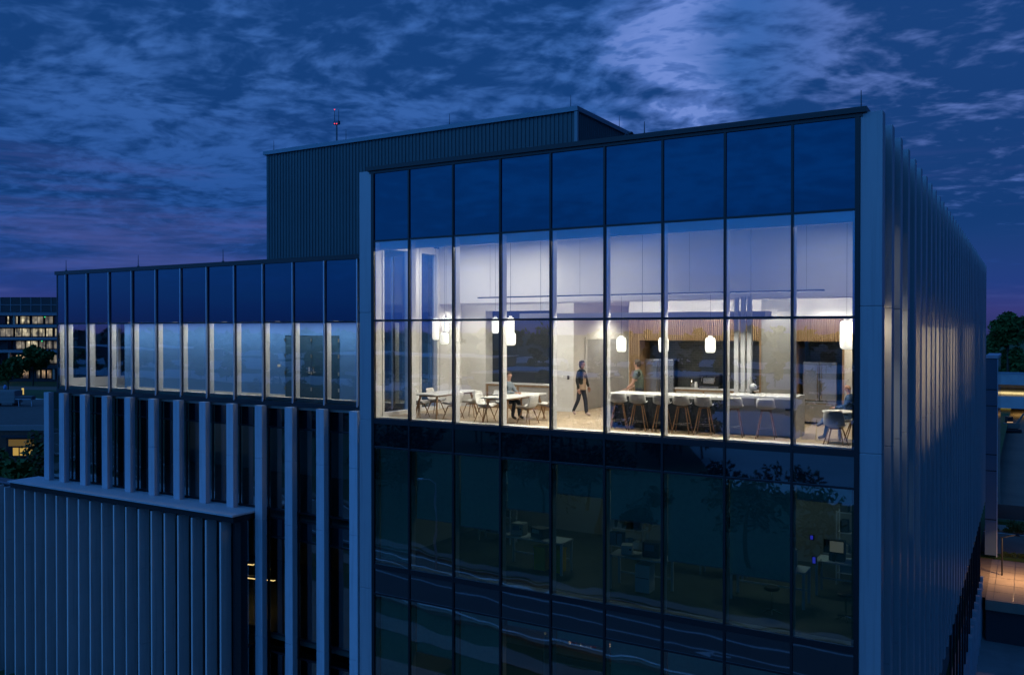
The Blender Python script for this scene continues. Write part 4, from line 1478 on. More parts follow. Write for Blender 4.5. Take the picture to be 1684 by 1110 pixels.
# --- standing person behind the island, back half turned, looking left (-X), leaning on the counter
J = {'pelvis': (0, 0, 0.93, 0.13, 0.155), 'waist': (-0.01, 0, 1.08, 0.115, 0.14), 'chest': (-0.04, 0, 1.29, 0.125, 0.17), 'sh': (-0.05, 0, 1.43, 0.08, 0.12),
     'hipL': (0, 0.09, 0.87, 0.09), 'hipR': (0, -0.09, 0.87, 0.09), 'kneeL': (-0.03, 0.1, 0.49, 0.065), 'ankL': (0.02, 0.1, 0.08, 0.05), 'toeL': (-0.12, 0.1, 0.04, 0.036),
     'kneeR': (0.0, -0.1, 0.49, 0.065), 'ankR': (0.05, -0.1, 0.08, 0.05), 'toeR': (-0.09, -0.1, 0.04, 0.036),
     'shL': (-0.05, 0.185, 1.40, 0.07), 'elL': (-0.10, 0.23, 1.13, 0.05), 'wrL': (-0.26, 0.16, 0.98, 0.036),
     'shR': (-0.05, -0.185, 1.40, 0.07), 'slR': (-0.09, -0.21, 1.25, 0.062), 'elR': (-0.13, -0.22, 1.13, 0.045), 'wrR': (-0.30, -0.24, 0.97, 0.034)}
E_ = [('pelvis', 'waist', 'j'), ('waist', 'chest', 'j'), ('chest', 'sh', 'j'), ('sh', 'neck', 'j'), ('pelvis', 'hipL', 't'), ('pelvis', 'hipR', 't'), ('hipL', 'kneeL', 't'), ('kneeL', 'ankL', 't'), ('ankL', 'toeL', 's'),
      ('hipR', 'kneeR', 't'), ('kneeR', 'ankR', 't'), ('ankR', 'toeR', 's'), ('sh', 'shL', 'j'), ('shL', 'elL', 'j'), ('elL', 'wrL', 'skin'), ('sh', 'shR', 'j'), ('shR', 'slR', 'j'), ('slR', 'elR', 'skin'), ('elR', 'wrR', 'skin')]
E_ += head(J, (-0.06, 0, 1.50), (-1, 0.15, 0), 1.0)


def ex(po):
    face_bits(po, (-0.06, 0, 1.50), (-1, 0.15, 0), HAIRD, 1.04, long=0.25)
    hand(po, (-0.30, -0.24, 0.96), (-1, -0.1, -0.12), (0, 0, 1))
    hand(po, (-0.26, 0.16, 0.97), (-1, -0.3, -0.12), (0, 0, 1))


person('person with dark curly hair and olive shirt leaning on the island', (-9.30, 22.66, FL), R(4), J, E_, [SK, OLIVE, NAVY, SHOEB], {'skin': 0, 'j': 1, 't': 2, 's': 3}, ex)


# --- seated man at the second table, facing +X, elbows on the table
def seated(lean=0.0):
    J = {'pelvis': (0, 0, 0.53, 0.125, 0.16), 'waist': (0.03, 0, 0.68, 0.12, 0.145), 'chest': (0.09 + lean, 0, 0.90, 0.125, 0.17), 'sh': (0.12 + lean, 0, 1.04, 0.08, 0.12),
         'hipL': (0.06, 0.095, 0.52, 0.09), 'hipR': (0.06, -0.095, 0.52, 0.09), 'kneeL': (0.46, 0.12, 0.52, 0.068), 'kneeR': (0.46, -0.12, 0.52, 0.068),
         'ankL': (0.48, 0.12, 0.09, 0.05), 'toeL': (0.62, 0.13, 0.04, 0.037), 'ankR': (0.40, -0.12, 0.09, 0.05), 'toeR': (0.54, -0.13, 0.04, 0.037),
         'shL': (0.12 + lean, 0.185, 1.0, 0.068), 'elL': (0.22 + lean, 0.24, 0.80, 0.052), 'wrL': (0.46, 0.07, 0.785, 0.036),
         'shR': (0.12 + lean, -0.185, 1.0, 0.068), 'elR': (0.22 + lean, -0.24, 0.80, 0.052), 'wrR': (0.46, -0.09, 0.785, 0.036)}
    E_ = [('pelvis', 'waist', 'j'), ('waist', 'chest', 'j'), ('chest', 'sh', 'j'), ('sh', 'neck', 'j'), ('pelvis', 'hipL', 't'), ('pelvis', 'hipR', 't'), ('hipL', 'kneeL', 't'), ('kneeL', 'ankL', 't'), ('ankL', 'toeL', 's'),
          ('hipR', 'kneeR', 't'), ('kneeR', 'ankR', 't'), ('ankR', 'toeR', 's'), ('sh', 'shL', 'j'), ('shL', 'elL', 'j'), ('elL', 'wrL', 'j'), ('sh', 'shR', 'j'), ('shR', 'elR', 'j'), ('elR', 'wrR', 'j')]
    return J, E_


J, E_ = seated(0.03)
E_ += head(J, (0.18, 0, 1.11), (1, -0.1, 0), 1.0)


def ex(po):
    face_bits(po, (0.18, 0, 1.11), (1, -0.1, 0), HAIRD, 1.0)
    hand(po, (0.46, 0.07, 0.785), (1, -0.35, 0), (0, 0, 1), 0.95)
    hand(po, (0.46, -0.09, 0.785), (1, 0.3, 0), (0, 0, 1), 0.95)


person('man in grey shirt sitting at the second table with hands together', (-13.26, 21.9, FL), R(-3), J, E_, [SK, GREYS, NAVY, SHOEB], {'skin': 0, 'j': 1, 't': 2, 's': 3}, ex)

# --- seated man at right, legs crossed, facing -X (local x forward, rotated 180)
J, E_ = seated(-0.10)
J['kneeL'] = (0.46, 0.06, 0.52, 0.07)
J['ankL'] = (0.56, 0.08, 0.09, 0.052)
J['toeL'] = (0.72, 0.08, 0.04, 0.04)
J['kneeR'] = (0.46, -0.02, 0.66, 0.07)
J['ankR'] = (0.62, 0.20, 0.42, 0.05)
J['toeR'] = (0.74, 0.22, 0.34, 0.037)
J['wrR'] = (0.34, -0.10, 0.76, 0.036)
J['wrL'] = (0.34, 0.12, 0.76, 0.036)
E_ += head(J, (0.04, 0, 1.10), (1, 0, -0.05), 1.0)


def ex(po):
    face_bits(po, (0.04, 0, 1.10), (1, 0, -0.05), HAIRG, 1.0, bald=True, glasses=True)
    hand(po, (0.34, 0.12, 0.76), (1, -0.4, 0), (0, 0, 1), 0.95)
    hand(po, (0.34, -0.10, 0.76), (1, 0.4, 0), (0, 0, 1), 0.95)


person('bald man in blue pullover and jeans sitting with crossed legs at right', (-3.60, 21.68, FL), R(186), J, E_, [SK, BLUET, JEANS, SHOEG], {'skin': 0, 'j': 1, 't': 2, 's': 3}, ex)

# =====================================================================================================
#                                       LAB FLOOR BELOW
# =====================================================================================================
MB().box(XL, XR - 0.13, 27.0, 27.2, 8.71, 12.75).build('lab_back_wall', M_LABW, bld)
MB().box(XL, XR - 0.13, 27.0, 27.2, 4.37, 8.41).build('lab_back_wall', M_LABW, bld)
MB().box(XL - 0.25, XL - 0.1, YF + 0.2, 27.2, 0.1, 12.75).build('lab_side_wall', M_LABW, bld)
MB().box(XL, XR - 0.13, YF + 0.3, 27.0, 12.60, 12.70).build('lab_ceiling', M_LABW, bld)
for i in range(10):
    for (z0, z1) in ((8.72, 12.24), (4.38, 7.95)):
        MB().box(MX[i] - 0.035, MX[i] + 0.035, YF + 0.075, YF + 0.24, z0, z1).build('lab_mullion_cover', mat('lab trim', (0.42, 0.50, 0.52), 0.6), frame)
MB().box(XL + 0.05, XR - 0.05, YF + 0.07, YF + 0.36, 8.715, 8.80).build('lab_sill', MATS['lab trim'], frame)
SHD = [8.9, 10.25, 10.2, 10.85, 11.4, 10.9, 10.05, 9.95, 11.85]
for i, zb in enumerate(SHD):
    s_ = thing('roller_shade', 'teal roller shade in lab window %s from the left, drawn %s' % (('first', 'second', 'third', 'fourth', 'fifth', 'sixth', 'seventh', 'eighth', 'ninth')[i], 'fully down' if zb < 9 else 'half down' if zb < 11 else 'up'), 'shade', ((MX[i] + MX[i + 1]) / 2, YF + 0.30, zb), 0, 'roller shades of the lab floor')
    hw = (MX[i + 1] - MX[i]) / 2 - 0.04
    MB().box(-hw, hw, -0.004, 0.004, 0, 12.30 - zb).build('cloth', M_SHADE, s_, local=True)
    MB().box(-hw, hw, -0.010, 0.010, -0.03, -0.001).build('hem_bar', MATS['lab trim'], s_, local=True)
    MB().cyl((-hw, 0.03, 12.33 - zb), (hw, 0.03, 12.33 - zb), 0.035, 0.035, 10).build('roller', MATS['lab trim'], s_, local=True)
SHD2 = [5.2, 6.4, 5.0, 7.7, 7.6, 5.6, 6.8, 5.1, 6.0]
for i, zb in enumerate(SHD2):
    s_ = thing('roller_shade', 'teal roller shade on the lower lab floor, window %s from the left' % ('first', 'second', 'third', 'fourth', 'fifth', 'sixth', 'seventh', 'eighth', 'ninth')[i], 'shade', ((MX[i] + MX[i + 1]) / 2, YF + 0.30, zb), 0, 'roller shades of the lower lab floor')
    hw = (MX[i + 1] - MX[i]) / 2 - 0.04
    MB().box(-hw, hw, -0.004, 0.004, 0, 7.98 - zb).build('cloth', M_SHADE, s_, local=True)
    MB().box(-hw, hw, -0.010, 0.010, -0.03, -0.001).build('hem_bar', MATS['lab trim'], s_, local=True)

area('lab_fill_light', (-12.5, 24.2, 12.55), 2.0, 0.3, 15, (0.75, 0.95, 0.9), (0, 0, 0), bld)  # dim lights added so the lab furniture shows
area('lab_fill_light', (-6.0, 24.2, 12.55), 2.0, 0.3, 18, (0.75, 0.95, 0.9), (0, 0, 0), bld)
M_LT = mat('white lab frame', (0.45, 0.50, 0.52), 0.5)


def lab_bench(lab, x, y, wd, dp=0.7, h=0.92):
    t = thing('lab_bench', lab, 'bench', (x, y, 8.712), 0, 'white framed lab benches')
    MB().box(-wd / 2, wd / 2, -dp / 2, dp / 2, h - 0.04, h).build('worktop', M_LT, t, local=True)
    for sx in (-1, 1):
        for sy in (-1, 1):
            MB().box(sx * (wd / 2 - 0.04) - 0.03, sx * (wd / 2 - 0.04) + 0.03, sy * (dp / 2 - 0.04) - 0.03, sy * (dp / 2 - 0.04) + 0.03, 0, h - 0.041).build('leg', M_LT, t, local=True)
    MB().box(-wd / 2 + 0.05, wd / 2 - 0.05, dp / 2 - 0.06, dp / 2 - 0.03, 0.30, 0.34).build('rail', M_LT, t, local=True)


lab_bench('white framed lab bench with yellow bins below', -12.3, 22.2, 2.0)
lab_bench('white framed lab bench beside the white cabinet', -8.9, 21.8, 1.6)
lab_bench('white framed lab bench crowded with instruments', -5.7, 22.6, 1.9)
lab_bench('white framed lab bench behind the right hand shade', -4.2, 24.0, 1.2)
M_YEL = mat('yellow plastic', (0.75, 0.48, 0.02), 0.5)
for i, (x, lab) in enumerate(((-12.15, 'yellow plastic bin under the lab bench, left of two'), (-11.65, 'yellow plastic bin under the lab bench, right of two'))):
    y_ = thing('plastic_bin', lab, 'bin', (x, 22.25, 8.712), 0, 'yellow bins in the lab')
    MB().prism([(-0.18, -0.18), (0.18, -0.18), (0.18, 0.18), (-0.18, 0.18)], 0, 0.62).build('body', M_YEL, y_, local=True)
    MB().rbox(-0.2, 0.2, -0.2, 0.2, 0.621, 0.68, 0.015).build('lid', M_YEL, y_, local=True)
wcab = thing('white_cabinet', 'small white cabinet under a bench in the dark lab', 'cabinet', (-8.75, 21.7, 8.712))
MB().rbox(-0.2, 0.2, -0.2, 0.2, 0.02, 0.75, 0.01).build('body', mat('cabinet white', (0.6, 0.66, 0.68), 0.5), wcab, local=True)
MB().box(-0.18, 0.18, -0.212, -0.202, 0.40, 0.415).build('drawer_gap', M_SOOT, wcab, local=True)
inst = thing('lab_instrument', 'bulky dark instrument with pale front on the crowded lab bench', 'instrument', (-5.6, 22.55, 9.64))
MB().rbox(-0.55, 0.55, -0.25, 0.25, 0, 0.45, 0.02).build('case', M_LABW, inst, local=True)
MB().box(-0.4, 0.1, -0.262, -0.252, 0.1, 0.36).build('panel', M_LT, inst, local=True)
mon = thing('monitor', 'small lit monitor in the dark lab by the right window', 'monitor', (-4.35, 23.8, 9.64))
MB().box(-0.04, 0.04, -0.04, 0.04, 0.0, 0.2).build('stand', M_SOOT, mon, local=True)
MB().rbox(-0.26, 0.26, -0.02, 0.02, 0.2, 0.55, 0.008).build('screen_case', M_SOOT, mon, local=True)
MB().box(-0.10, 0.24, -0.026, -0.022, 0.24, 0.52).build('screen', mat('dim screen', (0.3, 0.3, 0.28), emit=(0.9, 0.85, 0.65), estr=0.07), mon, local=True)
for i, (x, z, h) in enumerate(((-4.72, 10.35, 0.10), (-4.66, 9.75, 0.16))):
    bl = thing('blue_indicator', 'glowing blue instrument light in the lab, %s' % ('upper' if i == 0 else 'lower'), 'lamp', (x, 22.9, z), 0, 'blue lights in the lab')
    MB().rbox(-0.06, 0.06, -0.03, 0.05, -0.02, h + 0.02, 0.01).build('case', M_SOOT, bl, local=True)
    MB().box(-0.035, 0.035, -0.036, -0.031, 0, h).build('lens', mat('blue lens', (0.02, 0.03, 0.5), emit=(0.06, 0.07, 1.0), estr=0.35), bl, local=True)
for i, (x, y) in enumerate(((-5.4, 21.6), (-3.75, 22.0))):
    t = thing('lab_stool', 'dark round lab stool, %s' % ('below the crowded bench' if i == 0 else 'by the rightmost lab window'), 'stool', (x, y, 8.712), 0, 'lab stools')
    MB().lathe([(0.17, 0.58), (0.19, 0.6), (0.19, 0.64), (0.16, 0.66)], n=20).build('seat', M_SOOT, t, local=True)
    MB().cyl((0, 0, 0.1), (0, 0, 0.58), 0.025, 0.025, 8).build('column', M_CHROME, t, local=True)
    for k in range(5):
        a_ = k * 2 * math.pi / 5
        MB().cyl((0, 0, 0.1), (0.26 * math.cos(a_), 0.26 * math.sin(a_), 0.03), 0.018, 0.014, 6).build('foot', M_CHROME, t, local=True)


# shelving with boxes and loose instruments on the lab floor
M_BX = [mat('lab box grey', (0.30, 0.34, 0.34), 0.7), mat('lab box dark', (0.05, 0.06, 0.07), 0.6), mat('lab box blue', (0.05, 0.14, 0.24), 0.6), mat('lab box pale', (0.5, 0.54, 0.52), 0.6)]
rl = random.Random(31)
for i, (x, y, lab) in enumerate(((-15.0, 24.4, 'lab shelf rack with boxes far left behind the shades'), (-10.6, 24.8, 'lab shelf rack with boxes behind the middle windows'), (-7.4, 24.2, 'lab shelf rack behind the long shade'), (-3.9, 25.2, 'lab shelf rack in the right corner of the lab'))):
    t = thing('shelf_rack', lab, 'shelf', (x, y, 8.712), 0, 'lab shelf racks')
    for sx in (-0.6, 0.6):
        for sy in (-0.2, 0.2):
            MB().box(sx - 0.02, sx + 0.02, sy - 0.02, sy + 0.02, 0, 2.0).build('post', M_LT, t, local=True)
    for z in (0.3, 0.85, 1.4, 1.95):
        MB().box(-0.58, 0.58, -0.18, 0.18, z, z + 0.025).build('shelf', M_LT, t, local=True)
        xx = -0.52
        while xx < 0.4:
            wd_ = rl.uniform(0.12, 0.3)
            bxo = MB().box(0, wd_, -0.15, 0.15, 0, rl.uniform(0.12, 0.4)).build('storage_box', rl.choice(M_BX), None)
            tag(bxo, 'storage box on the lab shelf', 'box', 'boxes on the lab shelves')
            bxo.location = (x + xx + wd_ / 2, y, 8.712 + z + 0.027)
            bxo['label'] = ('grey', 'dark', 'blue', 'pale')[M_BX.index(bxo.data.materials[0])] + ' storage box, %s of the %s lab rack, %s' % ({0.3: 'lowest shelf', 0.85: 'second shelf', 1.4: 'third shelf', 1.95: 'top'}[z], ('far left', 'middle', 'long shade', 'right corner')[i], 'left end' if xx < -0.3 else 'left of centre' if xx < -0.05 else 'right of centre' if xx < 0.2 else 'right end')
            xx += wd_ + rl.uniform(0.03, 0.15)
for i, (x, y, wx, h, lab) in enumerate(((-12.9, 22.2, 0.4, 0.35, 'grey bench instrument at the left of the yellow bin bench'), (-12.2, 22.25, 0.5, 0.28, 'dark bench instrument over the yellow bins'), (-8.6, 21.85, 0.45, 0.4, 'dark bench instrument over the white cabinet'),
                                        (-9.3, 21.8, 0.3, 0.25, 'pale bench instrument beside the white cabinet'), (-4.3, 24.0, 0.4, 0.5, 'dark bench instrument by the lit monitor'))):
    t = thing('bench_instrument', lab, 'instrument', (x, y, 8.712 + 0.922), rl.uniform(-0.3, 0.3), 'bench instruments')
    MB().rbox(-wx / 2, wx / 2, -0.18, 0.18, 0, h, 0.02).build('case', M_BX[(0, 1, 1, 3, 1)[i]], t, local=True)
    MB().box(-wx * 0.35, wx * 0.2, -0.19, -0.181, h * 0.45, h * 0.85).build('panel', M_BX[3 if i % 2 else 2], t, local=True)
    MB().cyl((wx * 0.33, -0.181, h * 0.6), (wx * 0.33, -0.2, h * 0.6), 0.025, 0.025, 10).build('knob', M_SOOT, t, local=True)

# added work corner below the lab, stands in for small warm lights
wl = thing('added_work_lamp', 'added warm lamp over the cluttered shelves near the bottom of the picture', 'lamp', (-11.0, 22.6, 7.75))
MB().lathe([(0.04, 0.16), (0.16, 0.0), (0.15, -0.01)], n=16).build('shade', M_SOOT, wl, local=True)
MB().cyl((0, 0, 0.16), (0, 0, 0.6), 0.01, 0.01, 6).build('cord', M_SOOT, wl, local=True)
area('added_work_light', (-11.0, 22.6, 7.73), 0.22, 0.22, 14, (1.0, 0.72, 0.42), (0, 0, 0), wl)
M_CL = [mat('clutter white', (0.7, 0.68, 0.62), 0.6), mat('clutter red', (0.5, 0.06, 0.05), 0.6), mat('clutter tan', (0.5, 0.36, 0.2), 0.7), mat('clutter grey', (0.3, 0.3, 0.3), 0.6)]
t = thing('tall_shelf', 'added tall open shelf under the warm lamp', 'shelf', (-11.0, 22.7, 4.372))
for sx in (-1.2, 1.2):
    MB().box(sx - 0.02, sx + 0.02, -0.25, 0.25, 0, 2.45).build('side', M_LT, t, local=True)
for z in (0.4, 1.0, 1.6, 2.2):
    MB().box(-1.18, 1.18, -0.24, 0.24, z, z + 0.03).build('shelf', M_LT, t, local=True)
for k in range(14):
    x = -12.1 + k * 0.165
    h_ = rl.uniform(0.1, 0.42)
    ci = k % 4
    o = MB().box(-0.06, 0.06, -0.14, 0.14, 0, h_).box(-0.065, 0.065, -0.145, 0.145, h_ + 0.001, h_ + 0.03).build('supply_box', M_CL[ci])
    o.location = (x, 22.6 + rl.uniform(-0.05, 0.05), 4.372 + 2.232)
    tag(o, '%s supply box on top of the warmly lit shelf, place %s from the left' % (('white', 'red', 'tan', 'grey')[ci], ('one', 'two', 'three', 'four', 'five', 'six', 'seven', 'eight', 'nine', 'ten', 'eleven', 'twelve', 'thirteen', 'fourteen')[k]), 'box', 'supply boxes on the warm shelf')

# =====================================================================================================
#                                       GROUND AND SURROUNDINGS
# =====================================================================================================
M_GRASS = mat('lawn', (0.045, 0.085, 0.018), 0.95, noise=(0.35, 0.6, (0.022, 0.042, 0.014)), bump=(8, 0.03))
M_ASPH = mat('asphalt', (0.17, 0.135, 0.105), 0.85, noise=(0.4, 0.5, (0.12, 0.098, 0.078)), bump=(20, 0.01))
M_WALK = mat('concrete walk', (0.28, 0.23, 0.18), 0.85, noise=(0.5, 0.4))
M_LINE = mat('white road paint', (0.80, 0.80, 0.78), 0.7, noise=(3, 0.4))
M_DIRT = mat('bare dirt', (0.17, 0.135, 0.105), 0.95, noise=(0.12, 0.7, (0.10, 0.08, 0.065)), bump=(2, 0.12))
M_PALE = mat('pale parking concrete', (0.58, 0.58, 0.57), 0.8, noise=(0.05, 0.3))


def sheet(name, poly, z, m, st=True):
    s = MB()
    s.add([(x, y, z) for x, y in poly], [list(range(len(poly)))])
    o = s.build(name, m)
    if st:
        struct(o)
    return o


# main level in front and to the left; lower street level to the right behind
sheet('ground', [(-3000, -3000), (3000, -3000), (3000, 25), (-3.0, 25), (-3.0, 3000), (-3000, 3000)], 0.0, M_GRASS)
sheet('lower_ground', [(-3.0, 25), (3000, 25), (3000, 3000), (-3.0, 3000)], -4.1, M_CONC)
sheet('street_level', [(-8.0, 63.3), (400, 63.3), (400, 2500), (-8.0, 2500)], -1.42, M_DIRT)


def strip(name, pts, half, z, m, n=None):
    """ribbon of the given half width along pts"""
    s = MB()
    vs = []
    for i, (x, y) in enumerate(pts):
        a = pts[max(0, i - 1)]
        c = pts[min(len(pts) - 1, i + 1)]
        d = Vector((c[0] - a[0], c[1] - a[1])).normalized()
        nn = Vector((-d.y, d.x)) * half
        vs += [(x + nn.x, y + nn.y, z), (x - nn.x, y - nn.y, z)]
    s.add(vs, [[2 * i, 2 * i + 1, 2 * i + 3, 2 * i + 2] for i in range(len(pts) - 1)])
    return struct(s.build(name, m))


road = [(-160, -36), (-110, -24), (-70, -12.5), (-40, -5.2), (-25, -2.6), (-10, -1.4), (10, -1.0), (40, -2), (90, -6)]
strip('road', road, 3.9, 0.02, M_ASPH)


def offs(pts, d):
    out = []
    for i, (x, y) in enumerate(pts):
        a = pts[max(0, i - 1)]
        c = pts[min(len(pts) - 1, i + 1)]
        q_ = Vector((c[0] - a[0], c[1] - a[1])).normalized()
        out.append((x - q_.y * d, y + q_.x * d))
    return out


def dense(pts, k=8):
    out = []
    for a, c in zip(pts[:-1], pts[1:]):
        for i in range(k):
            t_ = i / k
            out.append((a[0] + (c[0] - a[0]) * t_, a[1] + (c[1] - a[1]) * t_))
    return out + [pts[-1]]


strip('road_edge_line', offs(road, 3.4), 0.10, 0.024, M_LINE)
strip('road_edge_line', offs(road, -3.4), 0.10, 0.024, M_LINE)
strip('road_centre_line', offs(road, 0.1), 0.08, 0.024, M_LINE)
strip('road_lane_line', offs(road[3:6], -1.8), 0.10, 0.024, M_LINE)
for d_ in (4.05, -4.05):
    s = MB()
    pts = offs(road, d_)
    for a, c in zip(pts[:-1], pts[1:]):
        v = Vector((c[0] - a[0], c[1] - a[1])).normalized()
        nn = Vector((-v.y, v.x)) * 0.09
        s.add([(a[0] - nn.x, a[1] - nn.y, 0), (a[0] + nn.x, a[1] + nn.y, 0), (c[0] + nn.x, c[1] + nn.y, 0), (c[0] - nn.x, c[1] - nn.y, 0),
               (a[0] - nn.x, a[1] - nn.y, 0.14), (a[0] + nn.x, a[1] + nn.y, 0.14), (c[0] + nn.x, c[1] + nn.y, 0.14), (c[0] - nn.x, c[1] - nn.y, 0.14)],
              [[4, 5, 6, 7], [0, 1, 5, 4], [1, 2, 6, 5], [2, 3, 7, 6], [3, 0, 4, 7]])
    struct(s.build('kerb', M_WALK))
strip('pavement', offs(road, -5.2), 0.5, 0.03, M_WALK)
strip('pavement', offs(road, 6.6), 0.8, 0.03, M_WALK)
# forecourt between the building and the road
sheet('forecourt', [(-45, 6.2), (-3.0, 8.4), (6, 8.4), (6, 24.5), (-3.0, 24.5), (-3.0, 19.9), (-45, 21)], 0.012, M_WALK)
# arrow and stop bars on the road
ar = MB()
ar.add([(-13.2, -1.2, 0.025), (-12.2, -1.2, 0.025), (-12.2, -1.05, 0.025), (-13.2, -1.05, 0.025), (-13.9, -1.12, 0.025), (-13.1, -0.75, 0.025), (-13.1, -1.5, 0.025)], [[0, 1, 2, 3], [4, 6, 5]])
struct(ar.build('road_arrow', M_LINE))
# pale lots, roofs and pavements seen only as reflections
for poly in ([(-27, -47), (-14, -44), (-9, -80), (-31, -86), (-38, -70)], [(-78, -92), (-20, -88), (-14, -120), (-90, -128)],
             [(-330, -140), (-30, -134), (-30, -165), (-360, -178)], [(-520, -205), (-40, -185), (-30, -262), (-620, -300)], [(-900, -330), (-60, -300), (-60, -380), (-1100, -430)]):
    sheet('parking_ground', poly, 0.02, M_PALE)

# ---- foliage
M_LEAF = mat('dark foliage', (0.03, 0.085, 0.014), 0.85, noise=(0.9, 0.7, (0.055, 0.12, 0.022)))
M_LEAF2 = mat('olive foliage', (0.06, 0.085, 0.02), 0.85, noise=(0.9, 0.7, (0.035, 0.06, 0.014)))
M_BARK = mat('bark', (0.07, 0.055, 0.042), 0.95, noise=(6, 0.5))


def crown(s, c, rad, n, seed, leaf=0.4, clumps=14):
    r_ = random.Random(seed)
    cl = []
    for k in range(clumps):
        while True:
            p = Vector((r_.uniform(-1, 1), r_.uniform(-1, 1), r_.uniform(-0.8, 1)))
            if 0.35 < p.length < 1:
                break
        cl.append((Vector((p.x * rad[0], p.y * rad[1], p.z * rad[2])) * 0.78, r_.uniform(0.28, 0.48)))
    for k in range(n):
        cc, cr = cl[r_.randrange(clumps)]
        d = Vector((r_.gauss(0, 1), r_.gauss(0, 1), r_.gauss(0, 1))).normalized() * (r_.random() ** 0.4) * cr
        p = Vector(c) + cc + Vector((d.x * rad[0], d.y * rad[1], d.z * rad[2] * 0.8))
        a = Vector((r_.gauss(0, 1), r_.gauss(0, 1), r_.gauss(0, 1))).normalized() * leaf * r_.uniform(0.5, 1.2)
        e = a.orthogonal().normalized() * leaf * r_.uniform(0.3, 0.7)
        s.add([p - a, p + e, p + a, p - e], [[0, 1, 2, 3]])


def tree(lab, loc, h, cw, seed, m=None, n=1500, leaf=0.35, name='tree', group=None, trunk_h=0.35):
    t = thing(name, lab, 'tree', loc, 0, group)
    r_ = random.Random(seed)
    s = MB()
    s.cyl((0, 0, 0), (0.1, 0, h * trunk_h), 0.035 * h * 0.5, 0.022 * h * 0.5, 8)
    s.cyl((0.1, 0, h * trunk_h), (0, 0.1, h * 0.8), 0.022 * h * 0.5, 0.006 * h, 7)
    for k in range(6):
        a_ = r_.uniform(0, 6.28)
        z0 = h * r_.uniform(trunk_h * 0.8, 0.6)
        s.cyl((0.08, 0, z0), (cw * 0.38 * math.cos(a_), cw * 0.38 * math.sin(a_), z0 + h * r_.uniform(0.12, 0.28)), 0.011 * h * 0.6, 0.003 * h, 6)
    s.build('trunk', M_BARK, t, local=True)
    s = MB()
    crown(s, (0, 0, h * (0.5 + trunk_h * 0.42)), (cw / 2, cw / 2, h * (0.5 - trunk_h * 0.42)), n, seed, leaf, 18)
    s.build('crown', m or M_LEAF, t, local=True)
    return t


# trees by the lower left corner, in front of the brick building
tree('leafy tree at the lower left corner of the photograph', (-72.5, 36.2, 0), 8.4, 6.5, 3, M_LEAF2, 2600, 0.25, group='trees by the brick building')
tree('leafy tree between the brick building and the coping', (-66.0, 36.5, 0), 7.9, 5.6, 4, M_LEAF, 2600, 0.25, group='trees by the brick building')
tree('thin pale branched tree in front of the warm window', (-64.0, 39.0, 0), 8.6, 4.2, 5, M_LEAF2, 900, 0.22, group='trees by the brick building')
tree('low bushy tree just left of the coping end', (-57.8, 33.0, 0), 7.3, 5.0, 15, M_LEAF, 2200, 0.24, group='trees by the brick building')
# trees in front of the distant office block
for i, (x, y, h, lab) in enumerate(((-254.0, 138.0, 10.5, 'dark round tree left before the lit ground floor of the distant block'), (-240.0, 142, 13, 'dark round tree in the middle before the distant block'),
                                    (-228.5, 148.5, 11, 'dark round tree right before the distant block'), (-208, 117, 9.5, 'dark tree standing on the lawn before the distant block'), (-231, 122, 7, 'low dark tree on the lawn at the left'))):
    tree(lab, (x, y, 0), h, h * 0.85, 20 + i, M_LEAF, 1300, 0.7, group='trees before the distant block')

# ---- distant office block at left
RV = Vector((math.cos(YAW), math.sin(YAW), 0))
FV = Vector((-math.sin(YAW), math.cos(YAW), 0))


def at_px(x, depth, z=0.0):
    p = FV * depth + RV * ((x - 842) / 1435.9 * depth)
    return (p.x, p.y, z)


DB = 262.0
K = DB / 1435.9


def zpx(y):
    return ZC + (542.7 - y) * K


db = thing('distant_office_block', 'distant office block with rows of lit windows at the left edge', 'building', at_px(20, DB), YAW)
M_DBW = mat('distant dark cladding', (0.035, 0.038, 0.045), 0.6, noise=(0.2, 0.3))
M_DBB = mat('distant pale band', (0.20, 0.24, 0.28), 0.6)
M_DBS = mat('distant grey screen', (0.05, 0.055, 0.062), 0.7)


def bx(x):
    return (x - 20) * K


MB().box(bx(-120), bx(120), 3.0, 40, 0, zpx(514)).build('core', M_DBW, db, local=True)
MB().box(bx(-120), bx(120), -0.5, 30, zpx(513), zpx(489)).build('roof_screen', M_DBS, db, local=True)
for k in range(-6, 8):
    MB().box(bx(3 + k * 16.6) - 0.1, bx(3 + k * 16.6) + 0.1, -0.6, -0.51, zpx(513), zpx(489)).build('screen_post', M_DBB, db, local=True)
MB().box(bx(-120), bx(120), -0.6, -0.51, zpx(502), zpx(501)).build('screen_rail', M_DBB, db, local=True)
for (y0, y1) in ((519, 513.2), (538.5, 534), (559, 555), (580, 575.5)):
    MB().box(bx(-120), bx(120), -0.3, 2.99, zpx(y0), zpx(y1)).build('floor_band', M_DBB, db, local=True)
MB().box(bx(-120), bx(120), -0.2, 2.99, zpx(606.5), zpx(600.5)).build('floor_band', M_DBW, db, local=True)


